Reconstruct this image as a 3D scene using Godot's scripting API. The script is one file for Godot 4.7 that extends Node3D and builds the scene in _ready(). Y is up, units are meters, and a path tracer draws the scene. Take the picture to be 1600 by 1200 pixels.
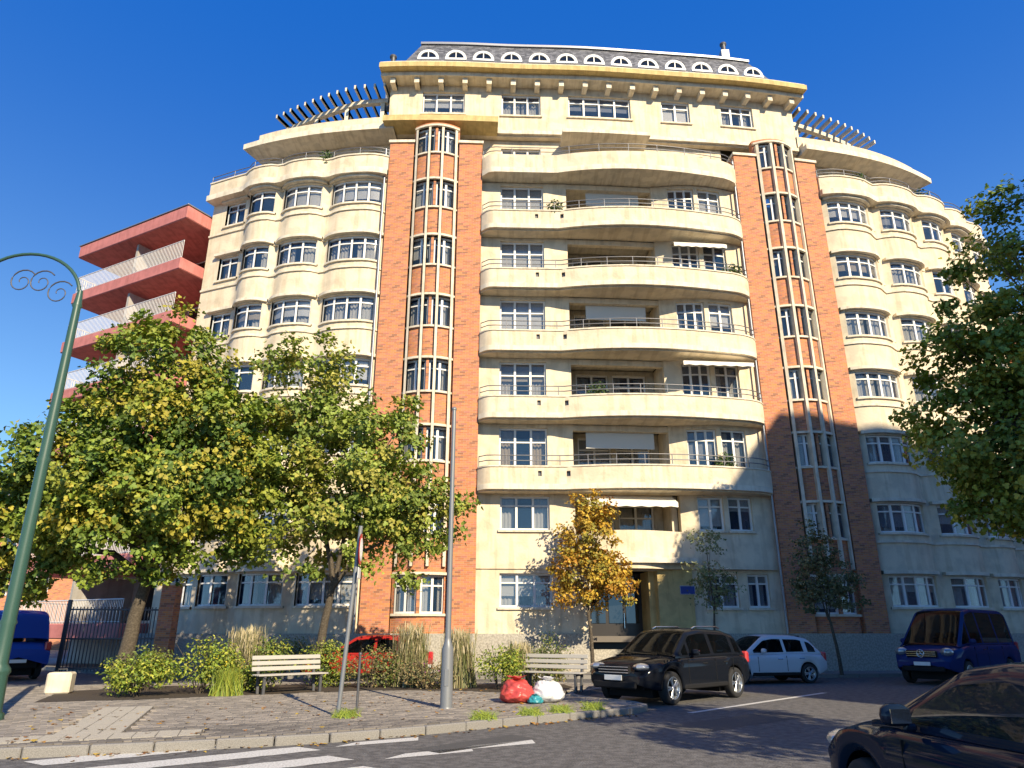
extends Node3D
# A curved apartment block on a street corner, seen across a paved corner with planting. x right, y up, depth = -z.

var rng := RandomNumberGenerator.new()
var M := {}
var origin_of := {}


# ---------------------------------------------------------------- naming and tagging
func numbered(called: String) -> String:
	if not has_node(NodePath(called)):
		return called
	var n := 1
	while has_node(NodePath("%s_%03d" % [called, n])):
		n += 1
	return "%s_%03d" % [called, n]


func tag(o: Node, label: String, category: String, group := "") -> void:
	o.set_meta("label", label)
	o.set_meta("category", category)
	if group != "":
		o.set_meta("group", group)


func thing(called: String, label: String, category: String, at := Vector3.ZERO, turn := 0.0, group := "") -> Node3D:
	var o := Node3D.new()
	o.name = numbered(called)
	add_child(o)
	o.position = at
	o.rotation.y = turn
	tag(o, label, category, group)
	return o


var part_count := {}


func part_name(parent: Node, called: String) -> String:
	if parent == self:
		return numbered(called)
	var key := str(parent.get_instance_id()) + called
	var n: int = part_count.get(key, 0)
	part_count[key] = n + 1
	return called if n == 0 else "%s_%03d" % [called, n]


func put(called: String, mesh: Mesh, m: Material, parent: Node, at := Vector3.ZERO) -> MeshInstance3D:
	var o := MeshInstance3D.new()
	o.name = part_name(parent, called)
	o.mesh = mesh
	if m:
		o.material_override = m
	parent.add_child(o, true)
	o.position = at
	return o


# commits a SurfaceTool as one named mesh; "lift" is taken off so that world shapes can hang under a root that stands elsewhere
func obj(called: String, st: SurfaceTool, m: Material, parent: Node = self, lift := Vector3.ZERO) -> MeshInstance3D:
	return put(called, st.commit(), m, parent, -lift)


func struct(called: String, st: SurfaceTool, m: Material) -> MeshInstance3D:
	var o := obj(called, st, m, self)
	o.set_meta("kind", "structure")
	return o


# ---------------------------------------------------------------- shapes
func S() -> SurfaceTool:
	var st := SurfaceTool.new()
	st.begin(Mesh.PRIMITIVE_TRIANGLES)
	return st


func tri(st: SurfaceTool, a: Vector3, b: Vector3, c: Vector3) -> void:
	var n := (c - a).cross(b - a).normalized()
	for v in [a, b, c]:
		st.set_normal(n)
		st.set_uv(Vector2(v.x, v.y))
		st.add_vertex(v)


func quad(st: SurfaceTool, a: Vector3, b: Vector3, c: Vector3, d: Vector3) -> void:
	tri(st, a, b, c)
	tri(st, a, c, d)


func vert(st: SurfaceTool, v: Vector3, n: Vector3, uv := Vector2.ZERO) -> void:
	st.set_normal(n)
	st.set_uv(uv)
	st.add_vertex(v)


# a smooth grid of rows of points
func grid(st: SurfaceTool, rows: Array, flip := false) -> void:
	var nr := rows.size()
	var nc: int = rows[0].size()
	var nor := []
	for i in nr:
		var line := PackedVector3Array()
		for j in nc:
			var du: Vector3 = rows[i][mini(j + 1, nc - 1)] - rows[i][maxi(j - 1, 0)]
			var dv: Vector3 = rows[mini(i + 1, nr - 1)][j] - rows[maxi(i - 1, 0)][j]
			var n := dv.cross(du).normalized()
			if n.length() < 0.5:
				n = Vector3.UP
			line.append(-n if flip else n)
		nor.append(line)
	for i in nr - 1:
		for j in nc - 1:
			var k := [[i, j], [i, j + 1], [i + 1, j + 1], [i, j], [i + 1, j + 1], [i + 1, j]]
			if flip:
				k = [[i, j], [i + 1, j + 1], [i, j + 1], [i, j], [i + 1, j], [i + 1, j + 1]]
			for q in k:
				vert(st, rows[q[0]][q[1]], nor[q[0]][q[1]], Vector2(q[1], q[0]) * 0.1)


# box with chamfered edges
func box(st: SurfaceTool, c: Vector3, s: Vector3, b := Basis.IDENTITY, ch := 0.0) -> void:
	var h := s * 0.5
	if ch <= 0.0:
		var p := []
		for x in [-1, 1]:
			for y in [-1, 1]:
				for z in [-1, 1]:
					p.append(c + b * Vector3(h.x * x, h.y * y, h.z * z))
		quad(st, p[0], p[1], p[3], p[2])
		quad(st, p[5], p[4], p[6], p[7])
		quad(st, p[1], p[5], p[7], p[3])
		quad(st, p[4], p[0], p[2], p[6])
		quad(st, p[2], p[3], p[7], p[6])
		quad(st, p[1], p[0], p[4], p[5])
		return
	var r := minf(ch, minf(h.x, minf(h.y, h.z)) * 0.9)
	var hull := []
	for axis in 3:
		for sg in [-1.0, 1.0]:
			var u := (axis + 1) % 3
			var w := (axis + 2) % 3
			var f := []
			for q in [[-1, -1], [1, -1], [1, 1], [-1, 1]]:
				var v := Vector3.ZERO
				v[axis] = h[axis] * sg
				v[u] = (h[u] - r) * q[0]
				v[w] = (h[w] - r) * q[1]
				f.append(c + b * v)
			if sg > 0:
				f.reverse()
			quad(st, f[0], f[1], f[2], f[3])
	for axis in 3:
		var u := (axis + 1) % 3
		var w := (axis + 2) % 3
		for su in [-1.0, 1.0]:
			for sw in [-1.0, 1.0]:
				var e := []
				for k in [[-1, 0], [1, 0], [1, 1], [-1, 1]]:
					var v := Vector3.ZERO
					v[axis] = (h[axis] - r) * k[0]
					v[u] = (h[u] if k[1] == 0 else h[u] - r) * su
					v[w] = (h[w] - r if k[1] == 0 else h[w]) * sw
					e.append(c + b * v)
				if su * sw < 0:
					e.reverse()
				quad(st, e[0], e[1], e[2], e[3])
	for x in [-1.0, 1.0]:
		for y in [-1.0, 1.0]:
			for z in [-1.0, 1.0]:
				var v0 := c + b * Vector3(h.x * x, (h.y - r) * y, (h.z - r) * z)
				var v1 := c + b * Vector3((h.x - r) * x, h.y * y, (h.z - r) * z)
				var v2 := c + b * Vector3((h.x - r) * x, (h.y - r) * y, h.z * z)
				if x * y * z > 0:
					tri(st, v0, v2, v1)
				else:
					tri(st, v0, v1, v2)


func frame_of(d: Vector3) -> Basis:
	var up := Vector3.UP if absf(d.normalized().y) < 0.95 else Vector3.RIGHT
	var x := up.cross(d).normalized()
	var y := d.cross(x).normalized()
	return Basis(x, y, d.normalized())


func tube(st: SurfaceTool, path: Array, r0: float, r1 := -1.0, sides := 8, caps := true) -> void:
	if r1 < 0:
		r1 = r0
	var rows := []
	var n := path.size()
	for i in n:
		var d: Vector3 = path[mini(i + 1, n - 1)] - path[maxi(i - 1, 0)]
		var f := frame_of(d)
		var r := lerpf(r0, r1, float(i) / maxf(n - 1, 1))
		var ring := PackedVector3Array()
		for k in sides + 1:
			var a := TAU * k / sides
			ring.append(path[i] + f.x * cos(a) * r + f.y * sin(a) * r)
		rows.append(ring)
	# normals straight out of the axis
	for i in n - 1:
		for k in sides:
			for q in [[i, k], [i + 1, k], [i + 1, k + 1], [i, k], [i + 1, k + 1], [i, k + 1]]:
				var v: Vector3 = rows[q[0]][q[1]]
				vert(st, v, (v - path[q[0]]).normalized(), Vector2(q[1], q[0]) * 0.1)
	if caps:
		for e in [0, n - 1]:
			for k in sides:
				if e == 0:
					tri(st, path[e], rows[e][k], rows[e][k + 1])
				else:
					tri(st, path[e], rows[e][k + 1], rows[e][k])


# a lathe round the y axis through c; profile = [radius, height] pairs
func lathe(st: SurfaceTool, c: Vector3, profile: Array, sides := 20, b := Basis.IDENTITY) -> void:
	var rows := []
	for p in profile:
		var ring := PackedVector3Array()
		for k in sides + 1:
			var a := TAU * k / sides
			ring.append(c + b * Vector3(cos(a) * p[0], p[1], sin(a) * p[0]))
		rows.append(ring)
	grid(st, rows)


# ---------------------------------------------------------------- materials
func noise_tex(lo: Color, hi: Color, freq: float, size := 512, oct := 4, kind := FastNoiseLite.TYPE_SIMPLEX, sd := 1, lift := 1.0) -> ImageTexture:
	var n := FastNoiseLite.new()
	n.seed = sd
	n.noise_type = kind
	n.frequency = freq
	n.fractal_octaves = oct
	var im := n.get_seamless_image(size, size)
	im.convert(Image.FORMAT_L8)
	var out := Image.create(size, size, true, Image.FORMAT_RGB8)
	var table := []
	for i in 256:
		table.append(lo.lerp(hi, pow(i / 255.0, lift)))
	var raw := im.get_data()
	for y in size:
		for x in size:
			out.set_pixel(x, y, table[raw[y * size + x]])
	out.generate_mipmaps()
	return ImageTexture.create_from_image(out)


func streaked(sd: int) -> ImageTexture:
	var a := FastNoiseLite.new()
	a.seed = sd
	a.frequency = 0.012
	a.fractal_octaves = 5
	var blot := a.get_seamless_image(512, 512)
	var b := FastNoiseLite.new()
	b.seed = sd + 1
	b.frequency = 0.035
	b.fractal_octaves = 4
	var run := b.get_seamless_image(512, 48)
	run.resize(512, 512, Image.INTERPOLATE_CUBIC)
	blot.convert(Image.FORMAT_L8)
	run.convert(Image.FORMAT_L8)
	var p := blot.get_data()
	var q := run.get_data()
	var out := Image.create(512, 512, true, Image.FORMAT_RGB8)
	var r := RandomNumberGenerator.new()
	r.seed = sd
	for y in 512:
		for x in 512:
			var v := smoothstep(0.28, 0.62, p[y * 512 + x] / 255.0)
			var w := smoothstep(0.2, 0.5, q[y * 512 + x] / 255.0)
			var g := (0.92 + 0.08 * v) * (0.94 + 0.06 * w) * r.randf_range(0.975, 1.0)
			out.set_pixel(x, y, Color(g, g * lerpf(0.988, 1.0, w), g * lerpf(0.97, 1.0, w)))
	out.generate_mipmaps()
	return ImageTexture.create_from_image(out)


func noise_bump(freq: float, size := 512, strength := 3.0, oct := 4, sd := 5) -> ImageTexture:
	var n := FastNoiseLite.new()
	n.seed = sd
	n.frequency = freq
	n.fractal_octaves = oct
	var im := n.get_seamless_image(size, size)
	im.convert(Image.FORMAT_RGBA8)
	im.bump_map_to_normal_map(strength)
	return ImageTexture.create_from_image(im)


func lin(r: float, g: float, b: float) -> Color:
	return Color(r, g, b).linear_to_srgb()


func mat(called: String, c: Color, rough := 0.8, metal := 0.0) -> StandardMaterial3D:
	var m := StandardMaterial3D.new()
	m.resource_name = called
	m.albedo_color = c
	m.roughness = rough
	m.metallic = metal
	M[called] = m
	return m


func surfaced(m: StandardMaterial3D, tex: Texture2D, scale: float, bump: Texture2D = null, depth := 0.5) -> StandardMaterial3D:
	m.albedo_texture = tex
	m.uv1_triplanar = true
	m.uv1_world_triplanar = true
	m.uv1_scale = Vector3.ONE * scale
	if bump:
		m.normal_enabled = true
		m.normal_texture = bump
		m.normal_scale = depth
	return m


func brick_tex() -> Array:
	var n := 1024
	var im := Image.create(n, n, true, Image.FORMAT_RGB8)
	var hm := Image.create(n, n, false, Image.FORMAT_RGBA8)
	var joint := lin(0.36, 0.28, 0.2)
	im.fill(joint)
	hm.fill(Color(0.2, 0.2, 0.2))
	var r := RandomNumberGenerator.new()
	r.seed = 77
	var courses := 16
	var per := 5
	var ch := n / float(courses)
	var bw := n / float(per)
	for j in courses:
		var off := 0.0 if j % 2 == 0 else bw * 0.5
		for i in per:
			var t := r.randf()
			var c := lin(lerpf(0.4, 0.6, t), lerpf(0.14, 0.235, t * 0.8 + r.randf() * 0.2), lerpf(0.065, 0.11, r.randf()))
			if r.randf() < 0.07:
				c = lin(0.28, 0.115, 0.065)
			var x0 := int(i * bw + off) + 4
			var y0 := int(j * ch) + 4
			for y in int(ch) - 8:
				for x in int(bw) - 8:
					var g := 1.0 + (r.randf() - 0.5) * 0.12
					im.set_pixel((x0 + x) % n, y0 + y, Color(c.r * g, c.g * g, c.b * g))
			hm.fill_rect(Rect2i(x0, y0, mini(int(bw) - 8, n - x0), int(ch) - 8), Color(0.8, 0.8, 0.8))
			if x0 + int(bw) - 8 > n:
				hm.fill_rect(Rect2i(0, y0, x0 + int(bw) - 8 - n, int(ch) - 8), Color(0.8, 0.8, 0.8))
	im.generate_mipmaps()
	hm.bump_map_to_normal_map(2.0)
	return [ImageTexture.create_from_image(im), ImageTexture.create_from_image(hm)]


func slate_tex() -> ImageTexture:
	var n := 512
	var im := Image.create(n, n, true, Image.FORMAT_RGB8)
	var r := RandomNumberGenerator.new()
	r.seed = 31
	for j in 16:
		for i in 12:
			var t := r.randf_range(0.07, 0.2)
			var c := lin(t, t * 1.02, t * 1.1)
			var off := 0 if j % 2 == 0 else 21
			for y in 32:
				for x in 43:
					var e := 0.45 if y < 3 or x < 2 else r.randf_range(0.9, 1.1)
					im.set_pixel((i * 43 + off + x) % n, j * 32 + y, Color(c.r * e, c.g * e, c.b * e))
	im.generate_mipmaps()
	return ImageTexture.create_from_image(im)


func materials() -> void:
	var w := Color.WHITE
	var plaster := streaked(3)
	var grain := noise_bump(0.08, 512, 2.0, 3)
	var fine := noise_tex(Color(0.72, 0.72, 0.72), w, 0.05, 512, 4, FastNoiseLite.TYPE_SIMPLEX, 9)
	surfaced(mat("cream", lin(0.74, 0.635, 0.465), 0.85), plaster, 0.16, grain, 0.25)
	surfaced(mat("cream_pale", lin(0.75, 0.675, 0.53), 0.8), plaster, 0.21, grain, 0.2)
	surfaced(mat("ochre", lin(0.6, 0.46, 0.2), 0.85), plaster, 0.23, grain, 0.3)
	surfaced(mat("plinth", lin(0.5, 0.465, 0.4), 0.85), fine, 0.35, grain, 0.5)
	surfaced(mat("salmon", lin(0.56, 0.2, 0.18), 0.8), plaster, 0.25, grain, 0.2)
	surfaced(mat("grey_wall", lin(0.42, 0.4, 0.37), 0.85), plaster, 0.2, grain, 0.3)
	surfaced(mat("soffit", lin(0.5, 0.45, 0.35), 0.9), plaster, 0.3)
	mat("white", lin(0.74, 0.74, 0.72), 0.45)
	mat("shutter", lin(0.66, 0.65, 0.6), 0.6)
	mat("blind_beige", lin(0.5, 0.42, 0.3), 0.8)
	mat("blind_grey", lin(0.3, 0.31, 0.33), 0.7)
	mat("curtain", lin(0.62, 0.61, 0.57), 0.95)
	mat("curtain_warm", lin(0.5, 0.4, 0.25), 0.95)
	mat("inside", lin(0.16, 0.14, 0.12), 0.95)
	var bt := brick_tex()
	var b := mat("brick", w, 0.85)
	b.albedo_texture = bt[0]
	b.normal_enabled = true
	b.normal_texture = bt[1]
	b.normal_scale = 0.8
	b.uv1_scale = Vector3(1 / 1.2, 1 / 1.2, 1)
	var sl := mat("slate", w, 0.6)
	sl.albedo_texture = slate_tex()
	sl.uv1_scale = Vector3(0.45, 0.45, 1)
	var g := mat("glass", Color(0.2, 0.3, 0.42, 0.24), 0.02)  # blue tint in the pane colour stands in for reflected sky
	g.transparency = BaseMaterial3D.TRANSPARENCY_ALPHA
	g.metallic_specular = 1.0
	var cg := mat("car_glass", Color(0.03, 0.1, 0.11, 0.5), 0.02)
	cg.transparency = BaseMaterial3D.TRANSPARENCY_ALPHA
	cg.metallic_specular = 0.22
	var vg := mat("tinted_glass", Color(0.03, 0.04, 0.05, 0.78), 0.02)
	vg.transparency = BaseMaterial3D.TRANSPARENCY_ALPHA
	vg.metallic_specular = 0.2
	mat("dark_glass", lin(0.012, 0.015, 0.018), 0.04).metallic_specular = 0.8
	mat("iron", lin(0.1, 0.1, 0.105), 0.5, 0.4)
	mat("rail", lin(0.2, 0.2, 0.21), 0.45, 0.5)
	mat("rail_white", lin(0.6, 0.6, 0.6), 0.5)
	mat("door", lin(0.03, 0.026, 0.024), 0.35)
	mat("awning", lin(0.74, 0.7, 0.6), 0.9)
	mat("zinc", lin(0.3, 0.31, 0.33), 0.45, 0.6)
	surfaced(mat("asphalt", lin(0.165, 0.158, 0.152), 0.9), noise_tex(Color(0.66, 0.66, 0.66), w, 0.02, 1024, 7, FastNoiseLite.TYPE_SIMPLEX, 21), 0.2, noise_bump(0.25, 512, 5.0, 3, 8), 0.35)
	surfaced(mat("asphalt_patch", lin(0.11, 0.108, 0.106), 0.9), noise_tex(Color(0.65, 0.65, 0.65), w, 0.2, 512, 4, FastNoiseLite.TYPE_SIMPLEX, 22), 0.4, grain, 0.8)
	surfaced(mat("sand", lin(0.2, 0.17, 0.13), 0.95), fine, 0.8)
	surfaced(mat("soil", lin(0.07, 0.05, 0.033), 1.0), fine, 1.1, grain, 1.0)
	surfaced(mat("kerb", lin(0.3, 0.285, 0.26), 0.85), fine, 1.6, grain, 0.8)
	surfaced(mat("tactile", lin(0.4, 0.375, 0.335), 0.8), fine, 1.8, grain, 0.5)
	surfaced(mat("road_paint", lin(0.72, 0.71, 0.67), 0.7), noise_tex(Color(0.55, 0.55, 0.54), w, 0.06, 512, 5, FastNoiseLite.TYPE_SIMPLEX, 14, 0.35), 0.7, grain, 0.5)
	for i in 6:
		var t := i / 5.0
		surfaced(mat("paver%d" % i, lin(lerpf(0.15, 0.29, t), lerpf(0.135, 0.26, t), lerpf(0.12, 0.225, t)), 0.85), fine, 2.6, grain, 0.6)
	var mm := mat("paver_mix", w, 0.85)
	mm.vertex_color_use_as_albedo = true
	for q in [["leaf", 0.55], ["leaf_gold", 0.55], ["blade", 0.5], ["petal", 0.5]]:
		var l := mat(q[0], w, 0.62)
		l.vertex_color_use_as_albedo = true
		l.cull_mode = BaseMaterial3D.CULL_DISABLED
		l.backlight_enabled = true
		l.backlight = Color(0.5, 0.6, 0.12) if q[0] != "leaf_gold" else Color(0.6, 0.42, 0.06)
	surfaced(mat("bark", lin(0.17, 0.14, 0.105), 0.95), noise_tex(Color(0.45, 0.43, 0.4), w, 0.03, 512, 4, FastNoiseLite.TYPE_CELLULAR, 4), 1.3, grain, 1.5)
	surfaced(mat("green_paint", lin(0.045, 0.115, 0.085), 0.4), fine, 2.0, grain, 0.15)
	mat("grey_paint", lin(0.2, 0.21, 0.22), 0.45, 0.3)
	surfaced(mat("wood_white", lin(0.56, 0.53, 0.47), 0.75), fine, 3.0, grain, 0.4)
	mat("tyre", lin(0.018, 0.018, 0.019), 0.85)
	mat("rim", lin(0.5, 0.51, 0.52), 0.3, 0.9)
	mat("black_trim", lin(0.018, 0.018, 0.019), 0.6).metallic_specular = 0.2
	mat("lamp_glass", lin(0.42, 0.44, 0.46), 0.12, 0.6).clearcoat_enabled = true
	mat("tail_glass", lin(0.42, 0.02, 0.02), 0.15).clearcoat_enabled = true
	mat("plate", lin(0.68, 0.68, 0.65), 0.5)
	mat("chrome", lin(0.75, 0.76, 0.78), 0.12, 1.0)
	mat("red_sign", lin(0.55, 0.03, 0.03), 0.4)
	mat("sign_blue", lin(0.03, 0.06, 0.28), 0.4)
	mat("seat", lin(0.035, 0.035, 0.037), 0.9).metallic_specular = 0.1
	for q in [["black_metal", 0.008, 0.01, 0.015], ["navy_metal", 0.016, 0.03, 0.12], ["red_metal", 0.33, 0.022, 0.018], ["blue_metal", 0.02, 0.06, 0.3], ["pale_metal", 0.5, 0.52, 0.55], ["dark_blue_metal", 0.008, 0.016, 0.032]]:
		var p := mat(q[0], lin(q[1], q[2], q[3]), 0.6, 0.0)
		p.clearcoat_enabled = true
		p.clearcoat = 0.4
		p.clearcoat_roughness = 0.05
		p.metallic_specular = 0.0
	var rb := mat("red_bag", lin(0.5, 0.07, 0.06), 0.35)
	rb.backlight_enabled = true
	rb.backlight = Color(0.5, 0.1, 0.08)
	var wb := mat("white_bag", lin(0.66, 0.67, 0.68), 0.3)
	wb.backlight_enabled = true
	wb.backlight = Color(0.4, 0.4, 0.42)
	mat("teal_bag", lin(0.03, 0.24, 0.28), 0.4)


# ---------------------------------------------------------------- the facade's plan: depth of the wall line for each x
const CX := [-16.0, -13.0, -10.5, -8.5, -6.0, -3.0, 0.0, 4.0, 8.0, 12.0, 15.0, 18.0, 20.5, 23.0, 25.5, 28.0, 32.0]
const CD := [32.0, 30.75, 30.05, 29.7, 29.45, 29.45, 29.6, 29.75, 30.1, 30.5, 31.0, 31.65, 32.5, 33.8, 35.6, 37.7, 41.5]
var ROOT := Vector3(5.0, 0.0, -31.0)  # where the apartment block's node stands


func curve_d(x: float) -> float:
	var i := 0
	while i < CX.size() - 2 and x > CX[i + 1]:
		i += 1
	var t: float = (x - CX[i]) / (CX[i + 1] - CX[i])
	var m0: float = (CD[i + 1] - CD[maxi(i - 1, 0)]) / (CX[i + 1] - CX[maxi(i - 1, 0)])
	var j := mini(i + 2, CX.size() - 1)
	var m1: float = (CD[j] - CD[i]) / (CX[j] - CX[i])
	var s: float = CX[i + 1] - CX[i]
	var t2 := t * t
	var t3 := t2 * t
	return CD[i] * (2 * t3 - 3 * t2 + 1) + s * m0 * (t3 - 2 * t2 + t) + CD[i + 1] * (-2 * t3 + 3 * t2) + s * m1 * (t3 - t2)


func fn(x: float) -> Vector3:
	var k := (curve_d(x + 0.05) - curve_d(x - 0.05)) / 0.1
	return Vector3(k, 0, 1).normalized()  # towards the street


func fp(x: float, h: float, off: float) -> Vector3:
	return Vector3(x, h, -curve_d(x)) + fn(x) * off


func val(f, x: float) -> float:
	return f.call(x) if f is Callable else float(f)


# a curved block that follows the wall line: from x0 to x1, h0 to h1, inner offset a, outer offset b (numbers or functions of x)
func cbox(st: SurfaceTool, x0: float, x1: float, h0: float, h1: float, a, b, step := 0.3) -> void:
	var n := maxi(1, int(ceil((x1 - x0) / step)))
	var inn := []
	var out := []
	var nor := []
	var arc := [0.0]
	for i in n + 1:
		var x := lerpf(x0, x1, float(i) / n)
		inn.append(fp(x, 0, val(a, x)))
		out.append(fp(x, 0, val(b, x)))
		if i > 0:
			arc.append(arc[i - 1] + (out[i] - out[i - 1]).length())
	for i in n + 1:
		var t: Vector3 = out[mini(i + 1, n)] - out[maxi(i - 1, 0)]
		nor.append(Vector3(-t.z, 0, t.x).normalized())
	var lo := Vector3(0, h0, 0)
	var hi := Vector3(0, h1, 0)
	var ua: float = x0
	for i in n:
		var j := i + 1
		for q in [[i, lo, h0], [i, hi, h1], [j, hi, h1], [i, lo, h0], [j, hi, h1], [j, lo, h0]]:
			vert(st, out[q[0]] + q[1], nor[q[0]], Vector2(ua + arc[q[0]], -q[2]))
		for q in [[i, lo, h0], [j, hi, h1], [i, hi, h1], [i, lo, h0], [j, lo, h0], [j, hi, h1]]:
			vert(st, inn[q[0]] + q[1], -nor[q[0]], Vector2(ua + arc[q[0]], -q[2]))
		quad(st, out[i] + hi, inn[i] + hi, inn[j] + hi, out[j] + hi)
		quad(st, inn[i] + lo, out[i] + lo, out[j] + lo, inn[j] + lo)
	for e in [0, n]:
		var sgn := -1.0 if e == 0 else 1.0
		var t := Vector3(nor[e].z, 0, -nor[e].x) * sgn
		var wd: float = (out[e] - inn[e]).length()
		for q in [[inn, lo, h0, 0], [inn, hi, h1, 0], [out, hi, h1, wd], [inn, lo, h0, 0], [out, hi, h1, wd], [out, lo, h0, wd]]:
			vert(st, q[0][e] + q[1], t, Vector2(q[3], -q[2]))


var apartment: Node3D


func cpart(called: String, m: String, x0: float, x1: float, h0: float, h1: float, a, b, step := 0.3, parent: Node = null) -> MeshInstance3D:
	var st := S()
	cbox(st, x0, x1, h0, h1, a, b, step)
	return obj(called, st, M[m], parent if parent else apartment, ROOT if not parent or parent == apartment else Vector3.ZERO)


# a window that follows the wall: frame mesh with panes and whatever hangs behind them
func window(x0: float, x1: float, h0: float, h1: float, off, lights: int, transom := 0.28, blind := -1.0, curtain := "") -> void:
	var o := func(x): return val(off, x)
	var o_in := func(x): return val(off, x) - 0.09
	var mid := func(x): return val(off, x) - 0.05
	var mid_in := func(x): return val(off, x) - 0.062
	var st := S()
	var f := 0.075
	cbox(st, x0, x1, h0, h0 + f, o_in, o)
	cbox(st, x0, x1, h1 - f, h1, o_in, o)
	var wd := (x1 - x0) / lights
	for i in lights + 1:
		var c := x0 + wd * i
		var l := maxf(x0, c - f * 0.62)
		var r := minf(x1, c + f * 0.62)
		if i == 0:
			r = x0 + f
		if i == lights:
			l = x1 - f
		cbox(st, l, r, h0 + f, h1 - f, o_in, o, 9.0)
	var ht := h1 - (h1 - h0) * transom
	if transom > 0:
		for i in lights:
			cbox(st, x0 + wd * i + f * 0.62, x0 + wd * (i + 1) - f * 0.62, ht - 0.03, ht + 0.03, func(x): return val(off, x) - 0.08, func(x): return val(off, x) - 0.01)
	var w := obj("window", st, M.white, apartment, ROOT)
	for i in lights:
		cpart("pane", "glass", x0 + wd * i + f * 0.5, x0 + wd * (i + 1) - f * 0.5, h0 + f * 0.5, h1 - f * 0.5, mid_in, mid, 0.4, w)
	if blind > 0:
		cpart("roller_blind", ["shutter", "shutter", "blind_beige", "blind_grey", "white"][rng.randi() % 5], x0 + 0.04, x1 - 0.04, h1 - (h1 - h0) * blind, h1 - 0.03, func(x): return val(off, x) - 0.2, func(x): return val(off, x) - 0.15, 0.4, w)
	if curtain != "":
		var cs := S()
		var cw := rng.randf_range(0.2, 0.46)
		for side in 2:
			var a: float = x0 + 0.06 if side == 0 else x1 - 0.06 - (x1 - x0) * cw
			var b := a + (x1 - x0) * cw
			var fold := func(x): return val(off, x) - 0.3 + 0.04 * sin(x * 42.0)
			cbox(cs, a, b, h0 + 0.05, h1 - 0.06, func(x): return val(off, x) - 0.36, fold, 0.05)
		obj("curtain", cs, M[curtain], w)


func dressed(x0: float, x1: float, h0: float, h1: float, off, lights: int, transom := 0.28) -> void:
	var r := rng.randf()
	window(x0, x1, h0, h1, off, lights, transom, rng.randf_range(0.15, 0.95) if r < 0.5 else -1.0, "curtain" if r > 0.25 and r < 0.9 else ("curtain_warm" if r > 0.96 else ""))


# one storey of wall between xa and xb with openings [[x0, x1, lights], ...]
func storey(m: String, xa: float, xb: float, h0: float, h1: float, sill: float, head: float, off, openings: Array, thick := 0.32, trim := true) -> void:
	var inn := func(x): return val(off, x) - thick
	cpart("spandrel", m, xa, xb, h0, sill, inn, off)
	if h1 - head > 0.02:
		cpart("lintel", m, xa, xb, head, h1, inn, off)
	var at := xa
	for q in openings + [[xb, xb, 0]]:
		if q[0] - at > 0.02:
			cpart("pier", m, at, q[0], sill, head, inn, off)
		at = q[1]
	for q in openings:
		dressed(q[0], q[1], sill, head, func(x): return val(off, x) - 0.13, q[2])
		if trim:
			cpart("sill", "cream_pale", q[0] - 0.08, q[1] + 0.08, sill - 0.09, sill - 0.002, func(x): return val(off, x) - 0.1, func(x): return val(off, x) + 0.09)


func railing(called: String, x0: float, x1: float, h0: float, h1: float, off, bars: Array, post := 1.3, parent: Node = null) -> void:
	var st := S()
	var n := maxi(2, int((x1 - x0) / 0.3))
	for h in bars:
		var p := []
		for i in n + 1:
			var x := lerpf(x0, x1, float(i) / n)
			p.append(fp(x, h, val(off, x)))
		tube(st, p, 0.022, -1, 6)
	var np := maxi(1, int(round((x1 - x0) / post)))
	for i in np + 1:
		var x := lerpf(x0, x1, float(i) / np)
		tube(st, [fp(x, h0, val(off, x)), fp(x, h1, val(off, x))], 0.02, -1, 6)
	obj(called, st, M.rail, apartment, ROOT)


const F0 := 1.48
const STOREY := 3.02
const LEFT_BAYS := [[-14.35, -13.25, 2], [-12.75, -11.4, 2], [-10.95, -9.05, 3], [-8.55, -6.15, 4]]
const RIGHT_BAYS := [[15.65, 17.9, 4], [18.6, 20.55, 3], [21.2, 22.8, 3], [23.4, 24.7, 2], [25.3, 26.4, 2]]


func level(k: int) -> float:
	return F0 + STOREY * k


func bow(x: float) -> float:
	var b := 0.0
	for q in LEFT_BAYS.slice(1) + RIGHT_BAYS:
		var m: float = (q[0] + q[1]) / 2
		var hw: float = (q[1] - q[0]) / 2 + 0.27
		var u := absf(x - m) / hw
		if u < 1:
			b = maxf(b, 0.5 * (1.0 - u * u * u))
	return b


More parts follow.
